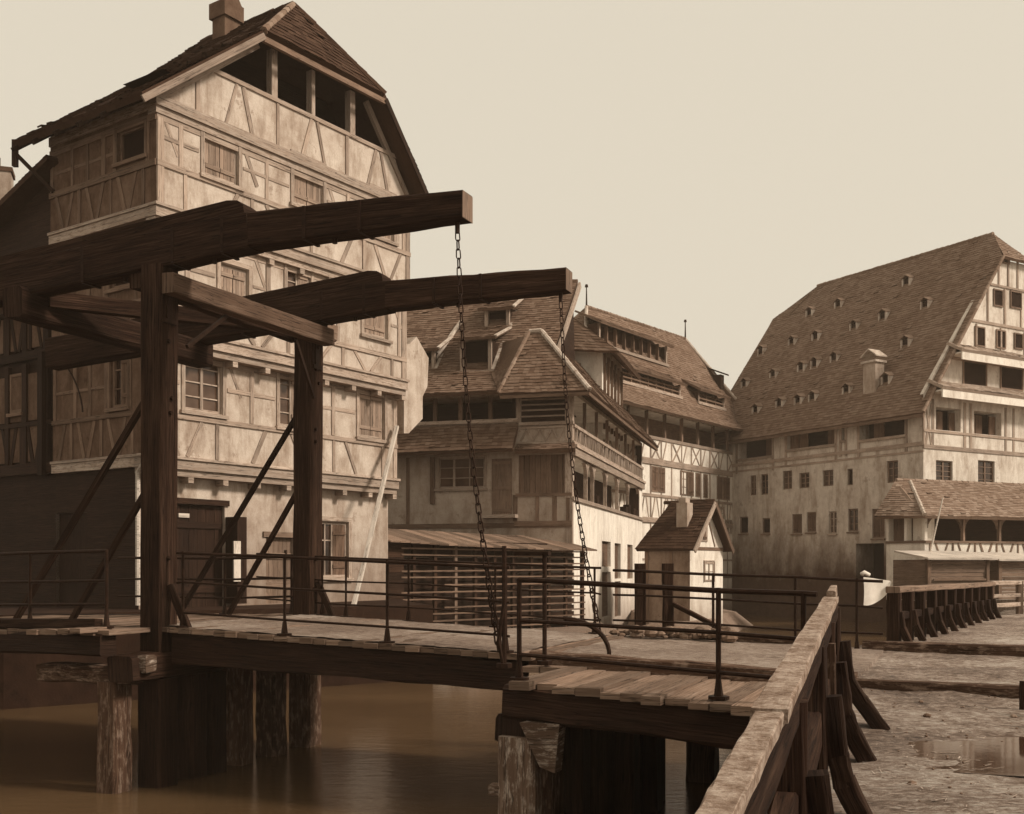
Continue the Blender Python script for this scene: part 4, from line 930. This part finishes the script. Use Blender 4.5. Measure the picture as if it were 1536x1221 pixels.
for y,ex,dz in ((578,-.15,.55),(519,.0,.5)):
    z=ER_.Z(1440,y); t0=max(-.4,(z-EvZ)/rise*mid-.45); r=MB(); r.slope(ER_.p(t0,.95,z-.42),ER_.p(ew-t0,.95,z-.42),ER_.p(t0+.1,-.05,z+.1),ER_.p(ew-t0,-.05,z+.1),.18,.26); r.build('pent_roof','tile_pale',E); g=MB(); g.box(ER_,t0+.1,ew-t0,.80,.88,z-.92,z-.46); g.box(ER_,t0+.1,ew-t0,-.05,.80,z-.60,z-.52); g.build('cornice','plaster_white',E)
r=MB(); oh=.55; EVe=EvZ-.75
e=lambda t,n,z:ER_.p(t,n,z)
hz=RT-hip*rise/mid; ht=mid*(hz-EvZ)/rise
r.slope(e(-oh,-el-.3,EVe),e(-oh,.4,EVe),e(ht,-el-.3,hz),e(ht,.35,hz),.19,.30)
r.slope(e(ht,-el+1.2,hz),e(ht,.35,hz),e(mid,-el+2.4,RT),e(mid,-1.2,RT),.19,.30)
r.slope(e(ht,-el-.3,hz),e(ht,-el+1.2,hz),e(mid,-el+2.39,RT),e(mid,-el+2.4,RT),.19,.30)
r.slope(e(ew+oh,.4,EVe),e(ew+oh,-el-.3,EVe),e(mid,-1.2,RT),e(mid,-el+2.4,RT),.3,.5)
r.slope(e(ht,.35,hz),e(ew-ht,.35,hz),e(mid,-1.2,RT),e(mid+.01,-1.2,RT),.19,.30)
ro=r.build('roof','tile_far',E)
ridge(ro,e(mid,-1.2,RT),e(mid,-el+2.4,RT),'tile_far',.13); ridge(ro,e(-oh,.42,EVe+.05),e(ht,.38,hz+.03),'tile_moss',.09,'verge_cap')
g=MB(); g.beam(e(-oh+.05,-el,EVe-.12),e(-oh+.05,.4,EVe-.12),.08,.16)
for i in range(22): g.beam(e(-oh+.05,-el+.4+i*.75,EVe-.12),e(.25,-el+.4+i*.75,EVe+.75),.09,.12)
g.build('eave_rafter','timber',E)
# tiny dormers: one built, the others copied with their parts
slo=rise/mid
def on_roof(px,py):
    rx,rz=(px-CX)/F,(HZ-py)/F; u=ER_.u; o=EO       # ray (rx,1,rz)*d meets z=EvZ-.0+slo*t
    k=slo*(rx*u[0]+u[1]); c=EvZ+.05-slo*(o[0]*u[0]+o[1]*u[1]); return c/(rz-k)
first=None
for (zx,zy) in ((970,275),(640,385),(500,425),(1060,385),(855,440),(715,490),(530,540),(415,565),(265,610),(965,570),(620,645),(525,670),(460,690),(325,725),(185,770),(680,800),(870,750),(515,835),(445,850),(355,865),(240,895)):
    px,py=1060+zx/3.227,340+zy/3.227; d=on_roof(px,py); P0=V(((px-CX)/F*d,d,(HZ-py)/F*d))
    tf=V((EL_.n[0],EL_.n[1],0)); al_=V((EL_.u[0],EL_.u[1],0))
    if first is None:
        LOC['_d']=P0
        g=MB(); back=-tf
        g.boxv(P0-al_*.28+tf*.12+V((0,0,-.22)),al_*.08,-tf*.12,V((0,0,.5))); g.boxv(P0+al_*.20+tf*.12+V((0,0,-.22)),al_*.12,-tf*.5,V((0,0,.5))); g.boxv(P0-al_*.30+tf*.16+V((0,0,-.32)),al_*.66,-tf*.25,V((0,0,.10)))
        dm=g.build('tiny_dormer','mortar',E); dm.data.transform(Matrix.Translation(LOC[E.name]-P0)); dm.location=P0-LOC[E.name]; LOC[dm.name]=P0; 
        g=MB(); g.face([P0-al_*.2+tf*.02+V((0,0,-.2)),P0+al_*.2+tf*.02+V((0,0,-.2)),P0+al_*.2+tf*.02+V((0,0,.26)),P0-al_*.2+tf*.02+V((0,0,.26))]); h=g.build('opening','dark',dm)
        g=MB()
        for s in (-1,1): g.boxv(P0+V((0,0,.46))+tf*.17,al_*s*.34+V((0,0,-.22)),-tf*.7+V((0,0,.08)),V((0,0,.05)))
        h2=g.build('dormer_roof','tile_far',dm)
        first=(dm,[h,h2])
    else:
        c=first[0].copy(); COL.objects.link(c); c.location=P0-LOC[E.name]
        for ch in first[1]: k=ch.copy(); COL.objects.link(k); k.parent=c
d=on_roof(1298,600); P0=V(((1298-CX)/F*d,d,(HZ-600)/F*d)); al_=V((EL_.u[0],EL_.u[1],0)); tf=V((EL_.n[0],EL_.n[1],0))
g=MB(); g.boxv(P0-al_*.42-tf*.3+V((0,0,-.8)),al_*.84,-tf*.7,V((0,0,2.85))); ch=g.build('chimney','brick_pale',E)
g=MB(); g.boxv(P0-al_*.52-tf*.2+V((0,0,2.05)),al_*1.04,-tf*.9,V((0,0,.12))); 
for s in (-1,1): g.boxv(P0-tf*.2+V((0,0,2.75)),al_*s*.55+V((0,0,-.4)),-tf*.9,V((0,0,.07)))
g.build('chimney_cap','mortar',ch)
# ================================================================ balcony house before the gable
FO=(18.15,47.5); FR=Fr(FO,(.93,.367)); FL=Fr(FO,(.62,-.785)); 
FH=thing('balcony_house','low house with a mossy hipped roof over an arched timber balcony with white breast','house',FR.p(3,-2,-1.2))
lw=1.9; fw=16
g=MB(); g.grid(FR,0,0,fw,-1.5,2.35,[(.15,14.8,1.15,2.2,1.2)]); g.grid(FL,0,-lw,0,-1.5,2.35,[(-lw+.12,-1.0,1.15,2.2,1.0),(-.88,-.12,1.15,2.2,1.0)]); g.build('wall','plaster_white',FH)
g=MB(); g.box(FR,.16,14.79,-1.19,-1.1,1.16,2.19); g.build('balcony_lining','timber_dark',FH)
for a,b in ((-lw+.12,-1.0),(-.88,-.12)): g=MB(); g.box(FL,a+.01,b-.01,-.5,-.4,1.16,2.19); g.build('shutter','timber',FH)
for k in range(1,8): g=MB(); g.box(FR,.05+k*2.12,.16+k*2.12,-.14,.01,1.1,2.2); g.build('balcony_post','timber_mid',FH)
g=MB(); tim(g,FR,0,(0,1.1),(fw,1.1),.1,.06); tim(g,FR,0,(0,.35),(fw,.35),.14,.06); tim(g,FL,0,(-lw,1.1),(0,1.1),.1,.06); braces(g,FR,0,.1,fw-.2,.4,1.05,.42,.09); g.build('timber_frame','timber_mid',FH)
for k in range(7):
    for s in (0,1):
        x=.17+k*2.12+(0 if s==0 else 1.9); sg_=1 if s==0 else -1; P=[(x+sg_*.002,2.2)]
        for j in range(6): a=math.pi/2*j/5; P.append((x+sg_*.55*(1-math.sin(a)),2.2-.5*(1-math.cos(a))))
        g=MB(); g.prism([FR.p(a,.015,z) for a,z in P],FR.p(0,-.12,0)-FR.p(0,0,0)); g.build('arch_brace','timber_mid',FH)
r=MB()
r.slope(FR.p(-.5,.55,2.2),FR.p(fw+.5,.55,2.2),FR.p(1.5,-2.6,4.0),FR.p(fw,-2.6,3.95),.18,.24)
r.slope(FL.p(-lw-.35,.35,2.25),FR.p(-.5,.55,2.2),FR.p(.7,-2.6,4.0),FR.p(1.5,-2.6,4.0),.18,.24)
ro=r.build('roof','tile_moss',FH); ridge(ro,FR.p(-.5,.55,2.25),FR.p(1.5,-2.6,4.02),'mortar',.1,'hip_cap'); ridge(ro,FR.p(.7,-2.6,4.02),FR.p(fw,-2.6,3.97),'tile_moss')
g=MB(); g.box(FR,.0,fw,.0,.5,.12,.24); g.build('balcony_floor','timber_dark',FH)
for k in range(14): t=.4+k*1.1; g=MB(); g.box(FR,t,t+.12,0,.55,.0,.118); g.build('joist','timber_dark',FH)
def lowshed(x0,x1,y,label,depth=3.2,off=2.2):
    fr2=Fr(FR.p(0,off,0)[:2],(.93,.367)); t0,t1=fr2.T(x0),fr2.T(x1); zt=fr2.Z((x0+x1)/2,y)
    root=thing('plank_shed',label,'shed',fr2.p((t0+t1)/2,-1,-1.2),'low sheds before the balcony house')
    g=MB(); z=-1.4
    while z<zt-.15: g.box(fr2,t0,t1,-.05,ru(0,.05),z,z+.15); z+=.165
    g.box(fr2,t0,t0+.05,-2,-.05,-1.4,zt-.1); g.build('boarding','timber_mid',root)
    g=MB(); 
    for t in (t0+.08,t1-.08): g.box(fr2,t-.08,t+.08,-.1,.09,-1.4,zt-.05)
    g.box(fr2,t0+.3,t1-.2,.05,.10,-.58,-.50); g.build('post','timber',root)
    g=MB(); g.boxv(fr2.p(t0-.25,.35,zt-.1),fr2.p(t1+.2,.35,0)-fr2.p(t0-.25,.35,0),fr2.p(0,-2,.32)-fr2.p(0,0,0),V((0,0,.08))); g.build('roof','board_pale',root)
lowshed(1390,1482,836,'low plank shed with a bright flat board roof below the balcony breast')
lowshed(1496,1560,838,'low brownish plank shed cut by the right edge, beside the bright-roofed shed')
g=MB(); q0,q1=V((17.45,46.3,-1.2)),V((18.75,47.0,3.0)); g.tube([q0,q0.lerp(q1,.5)+V((.03,0,0)),q1],.045,6,.03); tag(g.build('slender_pole','board_pale',None,q0),'slender pale pole leaning up past the balcony of the low house','pole')
# ================================================================ setting
g=MB(); g.face([(-75,-5,-2.95),(75,-5,-2.95),(75,110,-2.95),(-75,110,-2.95)]); struct(g.build('water','water'))
def slab(name,mat,poly,z,zb,jit=.0):
    g=MB(); g.prism([V((x,y,z)) for x,y in poly],V((0,0,zb-z))); return struct(g.build(name,mat))
slab('quay','quay_shade',[(-40,17),(-10.5,22.3),(-6.5,25.2),(-2.07,28.3),(-2.6,29.6),(-3.4,33),(-4,60),(-40,60)],-1.0,-3.6)
slab('river_bank','bank',[(-3.4,29.4),(-1.2,29.2),(3.6,38.4),(3.4,42),(-3.6,42)],-2.15,-3.6)
g=MB(); pt=[(5.6,43.8),(8.0,43.9),(9.5,49),(11.2,54),(11,60),(6.2,60)]; pb=[(4.6,42.6),(8.6,42.6),(10.6,49),(12.6,54.4),(12.3,61),(5.6,61)]
g.face([V((x,y,-2.25+.05*((i*7)%3))) for i,(x,y) in enumerate(pt)])
for i in range(6): a,b=pt[i],pt[(i+1)%6]; c,d=pb[i],pb[(i+1)%6]; g.face([V((c[0],c[1],-3.3)),V((d[0],d[1],-3.3)),V((b[0],b[1],-2.25+.05*(((i+1)%6*7)%3))),V((a[0],a[1],-2.25+.05*((i*7)%3)))])
struct(g.build('sand_spit','bank'))
# near bank
LB=[(-3,-.35),(0,-.15),(2.35,.40),(9.8,2.80),(10.6,3.0),(13.2,3.6),(15.0,4.3),(16.9,5.75),(25.9,11.3),(46,23.5),(60,25)]
def xl(y):
    for (a,b),(c,d) in zip(LB,LB[1:]):
        if y<=c: return b+(d-b)*(y-a)/(c-a)
    return LB[-1][1]
def gz(x,y):
    z=-1.60+.034*y if y<11.5 else -1.209+.0
    z+=.05*mnoise.noise(V((x*.7,y*.7,0)))+.030*mnoise.noise(V((x*2.2,y*3.4,5)))+.020*mnoise.noise(V((x*5,y*9,9)))
    q=x*.384+y*.923; z-=.035*(math.exp(-((q-13.0+.1*math.sin(x))/.13)**2)+math.exp(-((q-14.3+.1*math.sin(x))/.13)**2))
    d=((x-3.95)/1.1)**2+((y-8.2)/.75)**2
    return z-.10*math.exp(-d*.8)
g=MB(); ys=[]; y=-3
while y<60: ys.append(y); y+=.11 if y<14 else .22 if y<22 else 1.2
ks=[0,.008]+[(i/70)**1.5 for i in range(4,71)]
rows=[[V((xl(y)+k*34,y,gz(xl(y)+k*34,y))) for k in ks] for y in ys]
for a,b in zip(rows,rows[1:]):
    for i in range(len(ks)-1): g.face([a[i],a[i+1],b[i+1],b[i]],[(0,0)]*4,.5)
    g.face([a[0],b[0],b[0]+V((0,0,-2.5)),a[0]+V((0,0,-2.5))],[(0,0)]*4,.5)
struct(g.build('ground','ground',smooth=True))
k=NT('puddle_water'); k.b.inputs['Base Color'].default_value=sep(.03); k.b.inputs['Roughness'].default_value=.06; k.b.inputs['IOR'].default_value=1.33; k.bump(k.noise(k.pos(),6,3),.05,.01); M['puddle']=k.m
g=MB(); pp=[]
for i in range(40):
    a=6.2832*i/40; rr=1+.22*mnoise.noise(V((math.cos(a)*2,math.sin(a)*2,1))); pp.append(V((4.0+1.9*rr*math.cos(a),8.2+1.2*rr*math.sin(a),-1.371)))
g.face(pp); struct(g.build('puddle','puddle'))
# straw and twigs trodden into the mud: uncountable
g=MB()
for i in range(7000):
    y=2.2+10*RND()**1.3; x=xl(y)+.15+RND()*(1.2+y*.6); z=gz(x,y)
    a=ru(0,3.14) if RND()<.5 else ru(-.35,.35); L=ru(.02,.08); d=V((math.cos(a),math.sin(a),ru(-.05,.15)))*L; s=V((-d.y,d.x,0)).normalized()*ru(.002,.0045)
    p=V((x,y,z+.006)); g.face([p-s,p+s,p+d+s,p+d-s],None,RND())
o=g.build('straw_litter','straw'); o['kind']='stuff'
g=MB()
def rock(g,c,r):
    n=6; R=[]
    for i,(h,w) in enumerate(((-.6,.7),(0,1),(.5,.75),(.75,.3))):
        R.append([c+V((math.cos(6.2832*k/n+i)*w*r*ru(.8,1.2),math.sin(6.2832*k/n+i)*w*r*ru(.8,1.2),h*r*.8)) for k in range(n)])
    for a,b in zip(R,R[1:]):
        for k in range(n): g.face([a[k],a[(k+1)%n],b[(k+1)%n],b[k]],None,.5)
    g.face(R[-1],None,.5)
for i in range(900):
    y=2.2+9*RND()**1.2; x=xl(y)+.2+RND()*(1+y*.6); rock(g,V((x,y,gz(x,y)+.004)),ru(.004,.014)+(.02 if RND()<.06 else 0))
o=g.build('pebbles','stone'); o['kind']='stuff'
g=MB()
for i in range(90):
    t=ru(5.2,7.0); n=ru(-4.3,-3.7); rock(g,BF.p(t,n,-1.03+ru(0,.10)),ru(.03,.11))
o=g.build('rubble','stone'); o['kind']='stuff'
g=MB()
for i in range(16): rock(g,V((-1.9+ru(-.3,.9),28.4+ru(-.3,.9),-2.85)),ru(.1,.3))
o=g.build('shore_stones','mortar'); o['kind']='stuff'
# kerb logs of the road on the bank
def log(name,p,q,w,h,label,mat='pile_brown'):
    g=MB(); g.rbeam(p,q,w,h,10,.012); tag(g.build(name,mat,None,p),label,'kerb log')
log('kerb_log',V((3.2,11.1,-1.21)),V((8.2,8.9,-1.24)),.16,.16,'weathered kerb log crossing the mud just behind the puddle')
log('kerb_log',V((5.0,15.4,-1.15)),V((9.5,13.4,-1.15)),.2,.18,'long kerb log edging the road in front of the timber fence')
for x,y,h,l in ((4.62,9.75,.26,'short dark stake before the kerb log, left of the pair'),(4.86,9.35,.45,'taller dark stake at the right edge beside the kerb log'),(4.5,8.95,.32,'dark stake standing in the edge of the puddle')):
    g=MB(); z=gz(x,y); g.rbeam(V((x,y,z-.1)),V((x+.01,y,z+h)),.07,.07,3,.005,up=V((0,1,0))); tag(g.build('stake','beam',None,(x,y,z)),l,'stake')
# ---------------------------------------------------------------- foreground barrier
BR=thing('timber_barrier','heavy weathered timber barrier with lichened rail and braced posts along the muddy bank','barrier',V((1.5,6,-1.5)))
b0,b1=V((.20,1.55,-.545)),V((2.66,9.0,-.27))
dv=(b1-b0).normalized(); sd=dv.cross(V((0,0,1))).normalized()
c=b0.lerp(b1,.26)
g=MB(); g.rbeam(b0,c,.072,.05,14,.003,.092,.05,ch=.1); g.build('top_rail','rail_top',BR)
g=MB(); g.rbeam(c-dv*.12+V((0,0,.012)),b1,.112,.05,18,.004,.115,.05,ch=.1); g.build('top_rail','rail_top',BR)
g=MB(); g.rbeam(b0+V((.006,0,-.092)),b1+V((.006,0,-.092)),.07,.13,20,.004,.10,.13); g.build('rail_beam','beam',BR)
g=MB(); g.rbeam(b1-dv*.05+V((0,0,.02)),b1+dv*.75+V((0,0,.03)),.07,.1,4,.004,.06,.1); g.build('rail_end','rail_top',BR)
g=MB(); g.rbeam(b0+V((0,0,-.5))+dv*1.2,b1+V((0,0,-.55)),.09,.2,14,.006); g.build('lower_rail','beam',BR)
for y,fo in ((9.0,.40),(7.6,.30),(6.1,.27),(4.2,.2)):
    k=(y-b0.y)/(b1.y-b0.y); q=b0.lerp(b1,k); z=gz(q.x+.2,y); rt_=sd
    g=MB(); g.rbeam(V((q.x,q.y,z-.9)),q+V((0,0,-.07)),.15,.17,6,.008,up=dv); g.build('post','beam',BR)
    g=MB(); cur=[q+rt_*.09+V((0,0,-.35)),q+rt_*.13+V((0,0,-.68)),q+rt_*(fo*.5+.03)+V((0,0,z-q.z+.2)),q+rt_*fo+V((0,0,z-q.z-.03))]
    for a,b_ in zip(cur,cur[1:]): g.rbeam(a,b_+(b_-a).normalized()*.03,.12,.13,3,.006,up=dv)
    g.build('brace','beam',BR)
    if y!=7.6: continue
    g=MB(); g.rbeam(q+dv*-.16+rt_*.05+V((0,0,-.2)),q+dv*-.16+rt_*.05+V((0,0,z-q.z-.2)),.06,.1,5,.006,up=dv); g.build('cheek_post','pile_brown',BR)
# fence along the quay on the right
FN=thing('timber_fence','dark timber quay fence of close braced posts under a flat rail, right of the river','fence',V((5.97,16.9,-1.2)))
f0,f1=V((5.98,16.9,-.36)),V((11.45,25.9,-.42)); fd=(f1-f0).normalized(); fs=fd.cross(V((0,0,1))).normalized()
g=MB(); g.rbeam(f0-fd*.1,f1+fd*.2,.22,.1,14,.006); g.build('top_rail','timber_mid',FN)
g=MB(); g.rbeam(f0+V((0,0,-.42)),f1+V((0,0,-.42)),.08,.12,14,.006); g.build('lower_rail','beam',FN)
for i in range(11):
    q=f0.lerp(f1,i/10); g=MB(); w=.2 if i==0 else .16
    g.rbeam(q+V((0,0,-1.0)),q+V((0,0,-.05)),w,.18,4,.006,up=fd); g.build('post','beam',FN)
    g=MB()
    for a,b_ in (((.08,-.35),(.12,-.6)),((.12,-.6),(.24,-.86))): g.rbeam(q+fs*a[0]+V((0,0,a[1])),q+fs*b_[0]+V((0,0,b_[1])),.11,.12,2,.005,up=fd)
    g.build('brace','beam',FN)
FN2=thing('timber_fence','paler open post-and-rail fence continuing beyond the dark quay fence at the right edge','fence',V((11.6,26.1,-1.2)))
h0,h1=V((11.6,26.2,-.40)),V((20,35,-.45))
for dz,w in ((0,.14),(-.32,.1),(-.55,.1)):
    g=MB(); g.rbeam(h0+V((0,0,dz)),h1+V((0,0,dz)),w,.1,10,.006); g.build('rail','timber_pale',FN2)
for i in range(7):
    q=h0.lerp(h1,i/6); g=MB(); g.rbeam(q+V((0,0,-.85)),q+V((0,0,.04)),.15,.15,3,.005,up=V((1,0,0))); g.build('post','timber_mid',FN2)
# pale cloth hung on the end of the far railing
g=MB(); c0=V((5.45,16.75,-.16)); N=10
prof=lambda k:.42*(1-k**2.0)**.6+.02
e=V((.80,.28,-.10)).normalized()
for i in range(N):
    for j in range(6):
        def P(a,b):
            k=a/N; q=c0+e*(k*.5)+V((0,0,-b/6*prof(k)))
            return q+V((.3,-.9,0))*(.02*math.sin(b*.5+a*.5)+.012*math.sin(a*.8))
        g.face([P(i,j),P(i,j+1),P(i+1,j+1),P(i+1,j)],None,.5)
g.tube([c0+V((-.03,0,.04)),c0+V((.02,.01,.07)),c0+V((.10,.04,.03))],.035,7)
tag(g.build('canvas_cloth','cloth',None,c0,True),'small pale canvas cloth hanging at the far railing end beside the dark fence','cloth')
# post pair with a slanting strut beside the far railing
for t,n,h,l in ((5.35,-4.75,1.35,'rough tarred post behind the far railing, standing nearer the slatted shed'),(5.75,-4.95,1.35,'rough tarred post with a slanting strut behind the far railing')):
    g=MB(); p=BF.p(t,n,-1.3); g.rbeam(p,p+V((0,0,h)),.17,.17,5,.01,up=V((0,1,0)))
    if t>5.5: g.rbeam(p+V((.0,0,.75)),BF.p(t+1.15,n+.35,-1.05),.07,.07,3,.004)
    tag(g.build('mooring_post','beam',None,p),l,'post')
# long pale pole leaning on the house
p=BF.p(0,0,0); q0=AR.p(7.2,1.6,-1.0); q1=AR.p(9.0,.5,3.9)
q0=V((-4.1,28.0,-1.0)); q1=AR.p(8.6,.52,4.15); g=MB(); g.rbeam(q0,q1,.12,.10,8,.006); tag(g.build('leaning_plank','board_pale',None,q0),'long pale plank leaning against the right corner of the tall house','plank')
# far backdrop bank so the river has an end
g=MB(); g.prism([V((-70,90,-3.3)),V((72,90,-3.3)),V((72,90,1.5)),V((-70,90,1.5))],V((0,10,0))); struct(g.build('far_bank','stone'))
# ================================================================ light and camera
SUN_EL,SUN_AZ=math.radians(38),math.atan2(.95,-.30)      # azimuth measured from +Y towards +X
w=bpy.data.worlds.new('World'); SC.world=w; w.use_nodes=True; nt=w.node_tree; nn=nt.nodes; nn.clear()
sky=nn.new('ShaderNodeTexSky'); sky.sky_type='NISHITA'; sky.sun_disc=False; sky.sun_elevation=SUN_EL; sky.sun_rotation=SUN_AZ; sky.dust_density=4; sky.air_density=1.5
bw=nn.new('ShaderNodeRGBToBW'); nt.links.new(sky.outputs[0],bw.inputs[0])
m1=nn.new('ShaderNodeMapRange'); m1.inputs['From Min'].default_value=0; m1.inputs['From Max'].default_value=14; m1.inputs['To Min'].default_value=6.2; m1.inputs['To Max'].default_value=8.0
nt.links.new(bw.outputs[0],m1.inputs['Value'])
mx=nn.new('ShaderNodeMix'); mx.data_type='RGBA'; mx.blend_type='MULTIPLY'; mx.inputs['Factor'].default_value=1; mx.inputs['A'].default_value=(1.0,.905,.735,1)
nt.links.new(m1.outputs[0],mx.inputs['B'])
bg=nn.new('ShaderNodeBackground'); bg.inputs['Strength'].default_value=.1; nt.links.new(mx.outputs['Result'],bg.inputs[0])
ou=nn.new('ShaderNodeOutputWorld'); nt.links.new(bg.outputs[0],ou.inputs[0])
hz=MB(); hz.boxv(V((-80,-8,-4.6)),V((160,0,0)),V((0,125,0)),V((0,0,25.2)))
k=bpy.data.materials.new('river_haze'); k.use_nodes=True; k.node_tree.nodes.clear(); M['haze']=k
pv=k.node_tree.nodes.new('ShaderNodeVolumePrincipled'); pv.inputs['Color'].default_value=(1,.80,.62,1); pv.inputs['Density'].default_value=.0007
mo=k.node_tree.nodes.new('ShaderNodeOutputMaterial'); k.node_tree.links.new(pv.outputs[0],mo.inputs['Volume'])
o=hz.build('haze','haze'); o['kind']='stuff'
L=bpy.data.lights.new('sun','SUN'); L.energy=3.6; L.angle=math.radians(10); L.color=(1,.90,.77); so=bpy.data.objects.new('sun',L); COL.objects.link(so)
sdir=V((math.sin(SUN_AZ)*math.cos(SUN_EL),math.cos(SUN_AZ)*math.cos(SUN_EL),math.sin(SUN_EL))); so.rotation_euler=(-sdir).to_track_quat('-Z','Y').to_euler(); so.location=(20,-10,30)
cam=bpy.data.cameras.new('camera'); co=bpy.data.objects.new('camera',cam); COL.objects.link(co); SC.camera=co
co.location=(0,0,0); co.rotation_euler=(math.radians(90),0,0); cam.sensor_fit='HORIZONTAL'; cam.sensor_width=36; cam.lens=F/1536*36
cam.shift_y=(HZ-610.5)/1536; cam.clip_start=.05; cam.clip_end=1000
vs=SC.view_settings; vs.view_transform='Standard'; vs.look='None'; vs.gamma=1; vs.exposure=.2
SC.cycles.max_bounces=6; SC.cycles.diffuse_bounces=3; SC.cycles.glossy_bounces=3; SC.cycles.use_denoising=True
